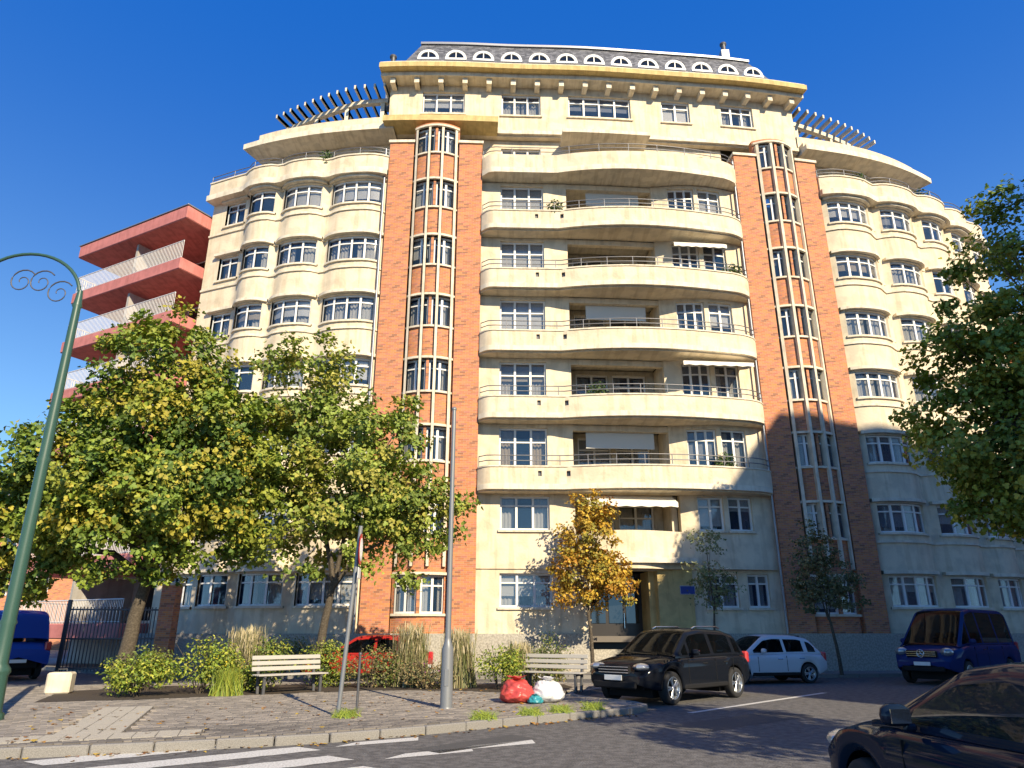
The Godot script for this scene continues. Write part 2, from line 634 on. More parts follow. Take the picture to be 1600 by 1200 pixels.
func wing(left: bool) -> void:
	var xa := -15.2 if left else 15.3
	var xb := -5.9 if left else 27.0
	var bays := LEFT_BAYS if left else RIGHT_BAYS
	var o := func(x): return bow(x)
	for k in 7:
		var f := level(k)
		var h0 := f - 0.55 if k > 0 else 1.5
		storey("cream", xa, xb, h0, f + 2.47, f + 1.05, f + 2.3, o, bays)
		for q in bays:
			cpart("window_hood", "cream_pale", q[0] - 0.2, q[1] + 0.2, f + 2.36, f + 2.5, func(x): return bow(x) - 0.05, func(x): return bow(x) + 0.2)
		if k > 0:
			cpart("string_course", "cream_pale", xa, xb, f + 0.62, f + 0.72, func(x): return bow(x) - 0.05, func(x): return bow(x) + 0.07)
	cpart("plinth", "plinth", xa, xb, 0.0, 1.5, -0.4, 0.56)
	# terrace over the sixth floor
	var f7 := level(7)
	cpart("terrace_slab", "cream_pale", xa, xb, f7 - 0.55, f7 - 0.25, -1.6, func(x): return bow(x) * 0.6 + 0.55)
	cpart("terrace_parapet", "cream", xa, xb, f7 - 0.25, f7 + 0.5, func(x): return bow(x) * 0.6 + 0.25, func(x): return bow(x) * 0.6 + 0.4)
	cpart("coping", "cream_pale", xa, xb, f7 + 0.5, f7 + 0.57, func(x): return bow(x) * 0.6 + 0.2, func(x): return bow(x) * 0.6 + 0.45)
	railing("railing", xa, xb, f7 + 0.57, f7 + 0.98, func(x): return bow(x) * 0.6 + 0.32, [f7 + 0.78, f7 + 0.98])
	var ya := -13.5 if left else 15.3
	var yb := -5.9 if left else 23.0
	var op := [[-12.6, -11.0, 2], [-10.4, -8.6, 3], [-8.0, -6.5, 2]] if left else [[16.2, 18.0, 3], [19.0, 20.6, 2], [21.4, 22.5, 2]]
	storey("cream", ya, yb, f7 - 0.25, f7 + 2.6, f7 + 0.5, f7 + 2.25, -1.4, op)
	var f8 := level(8)
	cpart("roof_slab", "cream_pale", ya - (0.5 if left else 0.0), yb + (0.0 if left else 0.5), f8 - 0.4, f8 - 0.1, -4.5, -0.1)
	cpart("roof_slab_edge", "cream", ya - (0.5 if left else 0.0), yb + (0.0 if left else 0.5), f8 - 0.1, f8 + 0.15, -4.5, -0.35)
	cpart("roof_parapet", "cream", ya - (0.2 if left else 0.0), yb + (0.0 if left else 0.2), f8 + 0.15, f8 + 0.85, -0.95, -0.78)
	# pergola: posts, two beams, rafters one by one
	var pa := -13.4 if left else 15.6
	var pb := -6.6 if left else 21.6
	var back := func(x): return lerpf(-1.5, -0.4, clampf((x + 13.2) / 5.0, 0, 1)) if left else lerpf(-0.6, -1.7, clampf((x - 15.6) / 6.5, 0, 1))
	var st := S()
	var n := int((pb - pa) / 2.2)
	for i in n + 1:
		var x := lerpf(pa + 0.3, pb - 0.3, float(i) / n)
		for off in [-1.0, -3.3]:
			st = S()
			var c: float = back.call(x) + off
			cbox(st, x - 0.11, x + 0.11, f8 + 0.15, f8 + 2.2, c - 0.1, c + 0.1, 9)
			obj("pergola_post", st, M.cream_pale, apartment, ROOT)
	for off in [-1.0, -3.3]:
		cpart("pergola_beam", "cream_pale", pa, pb, f8 + 2.2, f8 + 2.45, func(x): return back.call(x) + off - 0.13, func(x): return back.call(x) + off + 0.13)
	n = int((pb - pa) / 0.52)
	for i in n + 1:
		var x := lerpf(pa, pb, float(i) / n)
		st = S()
		cbox(st, x - 0.05, x + 0.05, f8 + 2.45, f8 + 2.67, back.call(x) - 3.9, back.call(x), 9)
		obj("pergola_rafter", st, M.cream_pale, apartment, ROOT)


func brick_bay(xa: float, xb: float) -> void:
	var wa := xa + (xb - xa) * 0.26
	var wb := xb - (xb - xa) * 0.25
	var m := (wa + wb) / 2
	var o := func(x): return 0.1 + 0.38 * (1.0 - pow(absf(x - m) / (wb - wa) * 2.0, 2.0))
	var top := level(7) + 1.4
	cpart("brick_pilaster", "brick", xa, wa, 1.5, top, -0.35, 0.3)
	cpart("brick_pilaster", "brick", wb, xb, 1.5, top, -0.35, 0.3)
	cpart("pilaster_cap", "cream_pale", xa - 0.05, wa + 0.05, top, top + 0.14, -0.4, 0.38)
	cpart("pilaster_cap", "cream_pale", wb - 0.05, xb + 0.05, top, top + 0.14, -0.4, 0.38)
	for k in 8:
		var f := level(k)
		var h0 := f - 0.55 if k > 0 else 1.5
		storey("brick", wa + 0.002, wb - 0.002, h0, f + 2.47, f + 0.75, f + 2.2, o, [[wa + 0.12, m - 0.06, 2], [m + 0.06, wb - 0.12, 2]], 0.3, false)
		cpart("sill", "cream_pale", wa + 0.01, wb - 0.01, f + 0.66, f + 0.748, func(x): return o.call(x) - 0.1, func(x): return o.call(x) + 0.1)
		cpart("window_hood", "cream_pale", wa + 0.01, wb - 0.01, f + 2.2, f + 2.3, func(x): return o.call(x) - 0.1, func(x): return o.call(x) + 0.13)
	for i in 4:
		var x := lerpf(wa + 0.14, wb - 0.14, i / 3.0)
		cpart("vertical_fin", "cream_pale", x - 0.055, x + 0.055, level(1) - 0.5, level(7) + 2.1, 0.0, func(y): return o.call(y) + 0.17, 9)
	cpart("plinth", "plinth", xa + 0.002, xb - 0.002, 0.0, 1.5, -0.4, 0.58)


func balcony_edge(x: float) -> float:
	if x < 2.3:
		return 0.8 - 0.5 * pow(clampf((-0.9 - x) / 0.6, 0, 1), 2)
	var u := clampf((x - 2.3) / 8.6, 0, 1)
	var b := 0.85 + 0.5 * sin(PI * pow(u, 0.9))
	if x > 9.9:
		var q := clampf((x - 9.9) / 1.1, 0, 1)
		b = lerpf(b, 0.2, 1.0 - sqrt(maxf(0.0, 1.0 - q * q)))
	return b


func balcony(k: int) -> void:
	var f := level(k)
	var e := func(x): return balcony_edge(x)
	cpart("balcony_slab", "cream_pale", -1.45, 11.0, f - 0.5, f - 0.28, -0.02, func(x): return balcony_edge(x) + 0.05, 0.2)
	cpart("balcony_fascia", "cream", -1.44, 10.99, f - 0.56, f - 0.5, 0.0, func(x): return balcony_edge(x) - 0.12, 0.2)
	var e_in := func(x): return balcony_edge(x) - 0.14
	for q in [[-1.45, 1.04], [1.19, 2.21], [2.36, 10.98]]:
		cpart("balcony_parapet", "cream", q[0], q[1], f - 0.28, f + 0.42, e_in, e, 0.2)
	for q in [[1.04, 1.19], [2.21, 2.36]]:
		cpart("balcony_parapet", "cream", q[0], q[1], f - 0.28, f + 0.04, e_in, e)
		cpart("balcony_parapet", "cream", q[0], q[1], f + 0.26, f + 0.42, e_in, e)
		cpart("drain_grille", "iron", q[0], q[1], f + 0.04, f + 0.26, func(x): return balcony_edge(x) - 0.12, func(x): return balcony_edge(x) - 0.09)
	cpart("coping", "cream_pale", -1.45, 10.98, f + 0.42, f + 0.48, func(x): return balcony_edge(x) - 0.18, func(x): return balcony_edge(x) + 0.04, 0.2)
	railing("railing", -1.4, 10.9, f + 0.48, f + 0.92, func(x): return balcony_edge(x) - 0.07, [f + 0.7, f + 0.92], 1.15)


func centre() -> void:
	cpart("plinth", "plinth", -1.45, 3.0, 0.0, 1.5, -0.4, 0.1)
	cpart("plinth", "plinth", 5.85, 11.0, 0.0, 1.5, -0.4, 0.1)
	# ground floor with the entrance
	storey("cream", -1.45, 3.0, 1.5, level(1) - 0.55, 2.48, 3.78, 0.0, [[-0.5, 1.6, 3]])
	storey("cream", 7.3, 11.0, 1.5, level(1) - 0.55, 2.48, 3.78, 0.0, [[7.85, 9.2, 2], [9.6, 10.5, 2]])
	cpart("entrance_reveal", "ochre", 5.85, 7.3, 1.5, level(1) - 0.55, -0.4, 0.05)
	cpart("entrance_lintel", "cream", 3.0, 5.85, 3.9, level(1) - 0.55, -0.4, 0.02)
	cpart("entrance_canopy", "cream_pale", 2.8, 7.4, 4.16, 4.36, 0.0, 0.7)
	cpart("entrance_side_wall", "ochre", 5.6, 5.85, 0.9, 3.9, -1.9, -0.4)
	cpart("entrance_side_wall", "cream", 3.0, 3.2, 0.9, 3.9, -1.9, -0.4)
	for i in 5:
		cpart("entrance_step", "plinth", 3.02, 5.83, 0.18 * i, 0.18 * (i + 1), -2.2, 0.35 - 0.3 * i)
	var d := cpart("entrance_door", "door", 3.2, 5.6, 0.9, 3.9, -1.75, -1.65)
	for q in [[3.35, 4.0], [4.15, 4.75], [4.9, 5.45]]:
		cpart("pane", "dark_glass", q[0], q[1], 1.9, 3.1, -1.66, -1.62, 0.4, d)
		cpart("transom_pane", "dark_glass", q[0], q[1], 3.25, 3.75, -1.66, -1.62, 0.4, d)
	var hs := S()
	tube(hs, [fp(4.8, 1.7, -1.58), fp(4.8, 2.3, -1.58)], 0.025)
	obj("handle", hs, M.chrome, d)
	# first floor: smooth bulging wall, loggia with an awning
	var f := level(1)
	storey("cream", -1.45, 2.6, f - 0.55, f + 2.46, f + 0.99, f + 2.37, 0.06, [[-0.5, 1.55, 3]])
	cpart("loggia_parapet", "cream", 2.6, 7.0, f - 0.55, f + 0.95, -0.2, func(x): return 0.06 + 0.5 * sin(PI * (x - 2.6) / 4.4))
	storey("cream", 7.0, 11.0, f - 0.55, f + 2.46, f + 0.99, f + 2.37, func(x): return 0.06 + 0.3 * sin(PI * clampf((x - 7.0) / 4.0, 0, 1)), [[7.7, 8.75, 2], [8.95, 10.0, 2]])
	for k in range(2, 7):
		balcony(k)
	for k in range(1, 7):
		f = level(k)
		if k > 1:
			storey("cream", -1.45, 2.6, f - 0.28, f + 2.46, f + 0.12, f + 2.3, -0.02, [[-0.55, 1.5, 3]])
			storey("cream", 6.75, 11.0, f - 0.28, f + 2.46, f + 0.6, f + 2.3, func(x): return 0.0 + 0.32 * sin(PI * clampf((x - 6.75) / 4.25, 0, 1)), [[7.5, 8.75, 3], [8.95, 10.1, 2]])
		# loggia between the two
		storey("soffit", 2.62, 6.73, f - 0.28, f + 2.46, f + 0.35, f + 2.28, -1.5, [[3.0, 4.55, 2], [4.75, 6.35, 2]], 0.25)
		cpart("loggia_side", "cream", 2.35, 2.6, f - 0.28, f + 2.46, -1.75, -0.36, 9)
		cpart("loggia_side", "cream", 6.75, 7.0, f - 0.28, f + 2.46, -1.75, -0.36, 9)
		cpart("loggia_floor", "soffit", 2.6, 6.75, f - 0.5, f - 0.28, -1.8, -0.03)
		cpart("loggia_beam", "cream", 2.6, 6.75, f + 2.2, f + 2.45, -0.3, -0.05)
		if k in [2, 4, 6]:
			cpart("roller_shutter", "shutter", 3.0 + 0.1 * k, 6.2, f + 1.5, f + 2.2, -0.36, -0.32)
	# awnings drawn out over balconies
	for q in [[3, 7.2, 10.3, 1.0], [1, 3.0, 6.6, 0.7], [5, 7.4, 9.9, 0.5]]:
		var h: float = level(q[0]) + 2.34
		var st := S()
		var n := 12
		var rows := []
		for r in [[0.36, 0.0], [0.36 + q[3], -0.34], [0.37 + q[3], -0.54]]:
			var line := PackedVector3Array()
			for i in n + 1:
				var x := lerpf(q[1], q[2], float(i) / n)
				line.append(fp(x, h + r[1] + (0.04 * (i % 2) if r[1] < -0.5 else 0.0), r[0]))
			rows.append(line)
		grid(st, rows)
		obj("awning", st, M.awning, apartment, ROOT)
	# air units and plants do not belong to the house: built elsewhere


func top_floors() -> void:
	var f := level(7)
	var f8 := level(8)
	# terrace parapet over the centre
	cpart("terrace_slab", "cream_pale", -1.45, 11.0, f - 0.52, f - 0.25, -1.6, func(x): return balcony_edge(x) + 0.05)
	cpart("terrace_parapet", "cream", -1.45, 10.98, f - 0.25, f + 0.5, func(x): return balcony_edge(x) - 0.14, func(x): return balcony_edge(x))
	railing("railing", -1.4, 10.9, f + 0.5, f + 0.95, func(x): return balcony_edge(x) - 0.07, [f + 0.72, f + 0.95])
	storey("cream", -1.45, 11.0, f - 0.25, f8 - 0.3, f + 0.35, f + 2.25, -1.1, [[-0.5, 1.5, 3], [3.0, 6.4, 4], [7.7, 10.0, 3]])
	cpart("terrace_canopy", "cream_pale", 2.5, 6.9, f + 2.35, f + 2.55, -1.1, 0.2)
	# attic storey across all three bays
	storey("cream", -6.35, 15.2, f8 - 0.3, f8 + 2.75, f8 + 1.0, f8 + 2.35, -0.75, [[-4.6, -2.4, 3], [-0.5, 1.5, 3], [2.95, 6.25, 4], [7.9, 9.4, 2], [11.1, 12.9, 3]])
	cpart("string_course", "ochre", -6.35, -0.7, f8 - 0.3, f8 + 0.02, -0.75, 0.35)
	cpart("string_course", "cream_pale", -0.7, 15.2, f8 - 0.22, f8 - 0.02, -0.8, -0.6)
	cpart("attic_side", "cream", -6.35, -6.05, f8 - 0.3, f8 + 2.75, -6.0, -1.07, 9)
	cpart("attic_side", "cream", 14.9, 15.2, f8 - 0.3, f8 + 2.75, -6.0, -1.07, 9)
	var c := f8 + 2.75
	for q in [[c, c + 0.22, 0.0, "cream_pale"], [c + 0.22, c + 0.5, 0.4, "ochre"], [c + 0.5, c + 0.68, 0.25, "cream_pale"]]:
		cpart("cornice", q[3], -6.7, 15.5, q[0], q[1], -6.0, q[2])
	var n := 18
	for i in n:
		var x := lerpf(-6.1, 14.9, i / float(n - 1))
		var st := S()
		cbox(st, x - 0.13, x + 0.13, c - 0.32, c, -0.76, -0.15, 9)
		obj("cornice_bracket", st, M.cream_pale, apartment, ROOT)
	# mansard of slate with arched dormers
	var h0 := c + 0.68
	var h1 := h0 + 3.2
	var rows := []
	var st := S()
	var seg := 60
	for i in seg:
		for tq in [[0, 0], [0, 1], [1, 1], [0, 0], [1, 1], [1, 0]]:
			var a := float(i + tq[0]) / seg
			var t: float = tq[1]
			var x := lerpf(lerpf(-6.2, -5.0, t), lerpf(15.0, 13.8, t), a)
			var p := fp(x, lerpf(h0, h1, t), lerpf(-0.55, -2.0, t))
			var no := (fn(x) * 0.9 + Vector3.UP * 0.42).normalized()
			vert(st, p, no, Vector2(x, -t * 3.4))
	obj("mansard_roof", st, M.slate, apartment, ROOT)
	for e in [[-6.2, -5.0], [15.0, 13.8]]:
		st = S()
		quad(st, fp(e[0], h0, -0.55), fp(e[1], h1, -2.0), fp(e[1], h1, -6.0), fp(e[0], h0, -6.0))
		obj("mansard_hip", st, M.slate, apartment, ROOT)
	cpart("roof_ridge_trim", "zinc", -5.05, 13.85, h1, h1 + 0.14, -6.0, -1.9)
	cpart("gutter", "zinc", -6.5, 15.3, h0, h0 + 0.12, -0.5, 0.1)
	n = 13
	for i in n:
		var x := lerpf(-4.4, 13.2, i / float(n - 1))
		dormer(x, h0 + 1.0)
	# chimneys
	for q in [[-6.9, -2.6], [13.2, -3.4]]:
		st = S()
		var p := fp(q[0], 0, q[1])
		box(st, p + Vector3.UP * (c + 1.6 if q[0] < 0 else h1 + 0.5), Vector3(0.5, 3.0, 0.5), Basis.IDENTITY, 0.03)
		var ch := obj("chimney", st, M.zinc, apartment, ROOT)
		st = S()
		lathe(st, p + Vector3.UP * (c + 3.1 if q[0] < 0 else h1 + 2.0), [[0.15, 0.0], [0.13, 0.5], [0.2, 0.52], [0.2, 0.62], [0.02, 0.66]], 12)
		obj("chimney_pot", st, M.iron, ch)


func dormer(x: float, h: float) -> void:
	var n := fn(x)
	var side := Vector3(n.z, 0, -n.x)
	var c := fp(x, h, -0.62)
	var st := S()
	var k := 14
	for i in k:
		var a := PI * i / k
		var b := PI * (i + 1) / k
		var p := []
		for q in [[a, 0.42], [b, 0.42], [b, 0.56], [a, 0.56]]:
			p.append(c + side * cos(q[0]) * q[1] + Vector3.UP * (sin(q[0]) * q[1]))
		var back := -n * 0.9
		quad(st, p[0], p[1], p[2], p[3])
		quad(st, p[3], p[2], p[2] + back, p[3] + back)
		quad(st, p[1], p[0], p[0] + back, p[1] + back)
	var bs := Basis(side, Vector3.UP, n)
	box(st, c + Vector3.DOWN * 0.06 - n * 0.4, Vector3(1.12, 0.12, 0.9), bs)
	var d := obj("dormer", st, M.white, apartment, ROOT)
	st = S()
	for i in k:
		var a := PI * i / k
		var b := PI * (i + 1) / k
		tri(st, c - n * 0.06, c - n * 0.06 + side * cos(b) * 0.43 + Vector3.UP * sin(b) * 0.43, c - n * 0.06 + side * cos(a) * 0.43 + Vector3.UP * sin(a) * 0.43)
	obj("pane", st, M.dark_glass, d)
	st = S()
	box(st, c - n * 0.03 + Vector3.UP * 0.2, Vector3(0.05, 0.42, 0.04), bs)
	obj("glazing_bar", st, M.white, d)


func build_apartment() -> void:
	apartment = thing("apartment_building", "large curved cream apartment block with brick stair bays and slate mansard roof", "building", ROOT)
	for k in range(0, 9):
		var xa := -14.8 if k < 7 else (-13.0 if k < 8 else -6.0)
		var xb := 26.6 if k < 7 else (22.6 if k < 8 else 14.8)
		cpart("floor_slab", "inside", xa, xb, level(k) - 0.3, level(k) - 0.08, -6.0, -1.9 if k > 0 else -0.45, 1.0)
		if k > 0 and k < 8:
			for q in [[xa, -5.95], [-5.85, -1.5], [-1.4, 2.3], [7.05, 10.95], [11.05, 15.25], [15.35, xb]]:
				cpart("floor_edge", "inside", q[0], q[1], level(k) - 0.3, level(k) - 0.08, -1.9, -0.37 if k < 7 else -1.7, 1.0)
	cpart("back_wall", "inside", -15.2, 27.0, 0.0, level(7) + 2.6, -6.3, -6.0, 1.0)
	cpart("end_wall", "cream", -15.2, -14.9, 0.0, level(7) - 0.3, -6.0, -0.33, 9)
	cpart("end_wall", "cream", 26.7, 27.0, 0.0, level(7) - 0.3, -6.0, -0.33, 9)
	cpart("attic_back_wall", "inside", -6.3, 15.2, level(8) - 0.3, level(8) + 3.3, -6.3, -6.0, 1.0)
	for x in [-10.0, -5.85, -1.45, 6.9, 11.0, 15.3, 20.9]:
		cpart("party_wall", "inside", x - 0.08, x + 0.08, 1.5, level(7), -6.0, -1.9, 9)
	wing(true)
	wing(false)
	brick_bay(-5.9, -1.45)
	brick_bay(11.0, 15.3)
	centre()
	top_floors()
	for x in [-6.05, 10.85]:
		var st := S()
		tube(st, [fp(x, 1.5, 0.4), fp(x, level(7) + 1.0, 0.4)], 0.05, -1, 8)
		obj("downpipe", st, M.zinc, apartment, ROOT)
	var nt := TextMesh.new()
	nt.text = "101"
	nt.font = SystemFont.new()
	nt.font.font_names = PackedStringArray(["Droid Sans"])
	nt.font_size = 24
	nt.pixel_size = 0.01
	nt.depth = 0.02
	var num := put("house_number", nt, M.iron, apartment)
	num.position = fp(2.35, 2.6, 0.012) - ROOT
	num.rotation.y = atan2(fn(2.35).x, fn(2.35).z)


# ---------------------------------------------------------------- neighbours
func bars_block(called: String, st: SurfaceTool, a: Vector3, b: Vector3, h: float, gap: float, m: Material, parent: Node) -> void:
	var n := int((b - a).length() / gap)
	for i in n + 1:
		var p := a.lerp(b, float(i) / n)
		tube(st, [p, p + Vector3.UP * h], 0.016, -1, 5, false)
	tube(st, [a + Vector3.UP * h, b + Vector3.UP * h], 0.03, -1, 6)
	tube(st, [a + Vector3.UP * 0.06, b + Vector3.UP * 0.06], 0.02, -1, 6)
	obj(called, st, m, parent)


func neighbour() -> void:
	# local x runs away down the side street, local z is towards it
	var t := thing("balcony_building", "pale block down the side street with stacked salmon balcony fronts", "building", Vector3(-14.15, 0, -31.9), PI - 0.49)
	# after the turn local +x points left and away, local -z towards the street
	var top := 21.5
	var st := S()
	box(st, Vector3(5.4, 10.4, 5.0), Vector3(8.4, 20.8, 7.0))
	obj("wall", st, M.grey_wall, t)
	st = S()
	box(st, Vector3(5.35, top - 0.35, 3.3), Vector3(8.7, 0.7, 10.6), Basis.IDENTITY, 0.04)
	obj("roof", st, M.salmon, t)
	st = S()
	box(st, Vector3(5.35, top + 0.03, 3.3), Vector3(8.8, 0.06, 10.7), Basis.IDENTITY, 0.01)
	obj("roof_edge", st, M.zinc, t)
	for k in 7:
		var h := top - 2.8 * (k + 1)
		st = S()
		box(st, Vector3(5.35, h - 0.32, -0.2), Vector3(8.6, 0.62, 3.4), Basis.IDENTITY, 0.04)
		obj("balcony", st, M.salmon, t)
		bars_block("railing", S(), Vector3(1.15, h, -1.8), Vector3(9.55, h, -1.8), 0.95, 0.11, M.rail_white, t)
		bars_block("railing", S(), Vector3(9.55, h, -1.8), Vector3(9.55, h, 1.3), 0.95, 0.11, M.rail_white, t)
		for i in 2:
			var x := 3.2 + i * 4.0
			st = S()
			box(st, Vector3(x, h + 1.05, 1.46), Vector3(2.6, 2.05, 0.1), Basis.IDENTITY, 0.02)
			var w := obj("window", st, M.white, t)
			for s in [-0.62, 0.62]:
				st = S()
				box(st, Vector3(x + s, h + 1.05, 1.4), Vector3(1.1, 1.8, 0.05))
				obj("pane", st, M.dark_glass, w)
		st = S()
		box(st, Vector3(5.3, h + 1.0, -0.05), Vector3(0.16, 1.98, 2.9))
		obj("balcony_divider", st, M.grey_wall, t)
	# a low brick house beyond the corner on the right
	var r := thing("brick_building", "red brick house beyond the far end of the curved block", "building", Vector3(27.6, 0, -38.0), -0.72)
	st = S()
	box(st, Vector3(9, 9.0, -4), Vector3(18, 18, 8))
	obj("wall", st, brick_world(), r)
	st = S()
	box(st, Vector3(9, 18.2, -3.8), Vector3(18.5, 0.5, 8.8), Basis.IDENTITY, 0.05)
	obj("cornice", st, M.cream_pale, r)
	for k in 6:
		for i in 5:
			st = S()
			box(st, Vector3(2 + i * 3.4, 2.6 + k * 2.9, 0.03), Vector3(1.5, 1.7, 0.12), Basis.IDENTITY, 0.02)
			var w := obj("window", st, M.white, r)
			for s in [-0.36, 0.36]:
				st = S()
				box(st, Vector3(2 + i * 3.4 + s, 2.6 + k * 2.9, 0.09), Vector3(0.6, 1.5, 0.03))
				obj("pane", st, M.dark_glass, w)
	# far houses at the end of the side street
	for q in [[-54.0, -66.0, 10.0, 11.5, "far terraced house with a dark slate roof, nearer the lamp post"], [-66.0, -72.0, 12.0, 13.0, "far terraced house with a dark slate roof, at the picture's left edge"], [-44.5, -70.0, 9.0, 10.5, "far terraced house with slate roof, partly behind the balcony building"]]:
		var h := thing("far_house", q[4], "house", Vector3(q[0], 0, q[1]), 0.6, "far houses at the end of the side street")
		st = S()
		box(st, Vector3(0, q[3] / 2, 0), Vector3(q[2], q[3], 9))
		obj("wall", st, brick_world(), h)
		st = S()
		var e: float = q[3]
		var w: float = q[2] / 2 + 0.3
		quad(st, Vector3(-w, e, 4.8), Vector3(-w, e + 3.6, 0), Vector3(w, e + 3.6, 0), Vector3(w, e, 4.8))
		quad(st, Vector3(w, e, -4.8), Vector3(w, e + 3.6, 0), Vector3(-w, e + 3.6, 0), Vector3(-w, e, -4.8))
		tri(st, Vector3(w, e, 4.8), Vector3(w, e + 3.6, 0), Vector3(w, e, -4.8))
		tri(st, Vector3(-w, e, -4.8), Vector3(-w, e + 3.6, 0), Vector3(-w, e, 4.8))
		var rf := obj("roof", st, M.zinc, h)
		st = S()
		box(st, Vector3(w * 0.6, e + 3.6, 0.4), Vector3(0.8, 2.2, 1.4))
		obj("chimney", st, brick_world(), rf)
		for k in 3:
			for i in 3:
				st = S()
				box(st, Vector3(-q[2] / 3 + i * q[2] / 3, 2.2 + k * 3.2, 4.53), Vector3(1.1, 1.8, 0.1))
				var wi := obj("window", st, M.white, h)
				st = S()
				box(st, Vector3(-q[2] / 3 + i * q[2] / 3, 2.2 + k * 3.2, 4.6), Vector3(0.9, 1.6, 0.04))
				obj("pane", st, M.dark_glass, wi)
	# the houses across the street, behind and to the right of the view: they shade the lower right of the block
	var o := thing("opposite_building", "tall pale apartment block across the street, outside the picture", "building", Vector3(35.0, 0, 6.0))
	for q in [[-8.9, 3.4, 25.5], [2.5, 19.4, 30.5], [17.2, 10.0, 34.0]]:
		st = S()
		box(st, Vector3(q[0], q[2] / 2, 0), Vector3(q[1], q[2], 12), Basis.IDENTITY, 0.05)
		obj("wall", st, M.grey_wall, o)
	for k in 9:
		for i in 9:
			st = S()
			box(st, Vector3(-8.5 + i * 2.9, 2.6 + k * 2.75, -6.02), Vector3(1.5, 1.6, 0.14), Basis.IDENTITY, 0.02)
			var w := obj("window", st, M.white, o)
			st = S()
			box(st, Vector3(-8.5 + i * 2.9, 2.6 + k * 2.75, -6.1), Vector3(1.3, 1.4, 0.04))
			obj("pane", st, M.dark_glass, w)


func brick_world() -> Material:
	if not M.has("brick_world"):
		var b := mat("brick_world", Color.WHITE, 0.85)
		b.albedo_texture = M.brick.albedo_texture
		b.uv1_triplanar = true
		b.uv1_scale = Vector3.ONE / 1.2
	return M.brick_world


# ---------------------------------------------------------------- ground
const KERB := [[-30, 5.6], [-14, 8.9], [-9.5, 9.95], [-6.8, 10.65], [-5.5, 11.05], [-3.1, 11.95], [-1.65, 12.85], [0, 14.2], [1.3, 15.2], [2.3, 15.95], [2.75, 16.5], [2.75, 17.1], [2.3, 17.8], [1.6, 18.7], [1.35, 19.4], [1.5, 20.1], [2.1, 21.0], [2.6, 21.9], [2.5, 22.8], [1.8, 23.4], [-4, 23.7], [-10, 22.9], [-13.5, 21.8], [-15, 20.6], [-19, 19.0], [-30, 16]]
const FRONT := [[-34, 44], [-16.0, 30.0], [-12.6, 28.2], [-8, 27.3], [-3, 27.05], [3, 27.2], [8, 27.6], [12.4, 28.0], [16, 28.6], [20, 29.8], [24, 32.2], [30, 37.0], [40, 46]]
const BED := [[-10.4, 17.0], [-8.0, 17.9], [-5.8, 19.3], [-3.6, 20.4], [-1.6, 20.2], [0.1, 19.6], [1.0, 20.0], [1.7, 21.4], [1.5, 22.6], [-4, 22.9], [-9.6, 22.0], [-11.6, 20.0]]


func poly(pts: Array) -> PackedVector2Array:
	var p := PackedVector2Array()
	for q in pts:
		p.append(Vector2(q[0], q[1]))
	return p


func sheet(st: SurfaceTool, p: PackedVector2Array, y: float) -> void:
	var idx := Geometry2D.triangulate_polygon(p)
	for i in range(0, idx.size(), 3):
		var t := [idx[i], idx[i + 1], idx[i + 2]]
		if (p[t[2]] - p[t[0]]).cross(p[t[1]] - p[t[0]]) < 0:
			t = [t[0], t[2], t[1]]
		for k in t:
			vert(st, Vector3(p[k].x, y, -p[k].y), Vector3.UP, p[k])


func kerb_line(pts: Array, parent: Node, inward: float) -> void:
	var p := []
	for q in pts:
		p.append(Vector3(q[0], 0, -q[1]))
	var lens := [0.0]
	for i in range(1, p.size()):
		lens.append(lens[i - 1] + (p[i] - p[i - 1]).length())
	var total: float = lens[-1]
	var at := func(s: float) -> Vector3:
		var i := 1
		while i < p.size() - 1 and lens[i] < s:
			i += 1
		return p[i - 1].lerp(p[i], clampf((s - lens[i - 1]) / (lens[i] - lens[i - 1]), 0, 1))
	var s := 0.0
	while s < total - 0.2:
		var e := minf(s + 0.8, total)
		var a: Vector3 = at.call(s)
		var b: Vector3 = at.call(e)
		var d := (b - a).normalized()
		var side := Vector3(d.z, 0, -d.x) * inward
		var bs := Basis(d, Vector3.UP, d.cross(Vector3.UP))
		var st := S()
		box(st, (a + b) / 2 + side * 0.07 + Vector3.UP * (0.055 + rng.randf_range(-0.004, 0.004)), Vector3((b - a).length() - 0.012, 0.15, 0.14), bs.rotated(Vector3.UP, rng.randf_range(-0.01, 0.01)), 0.018)
		obj("kerbstone", st, M.kerb, parent)
		s = e


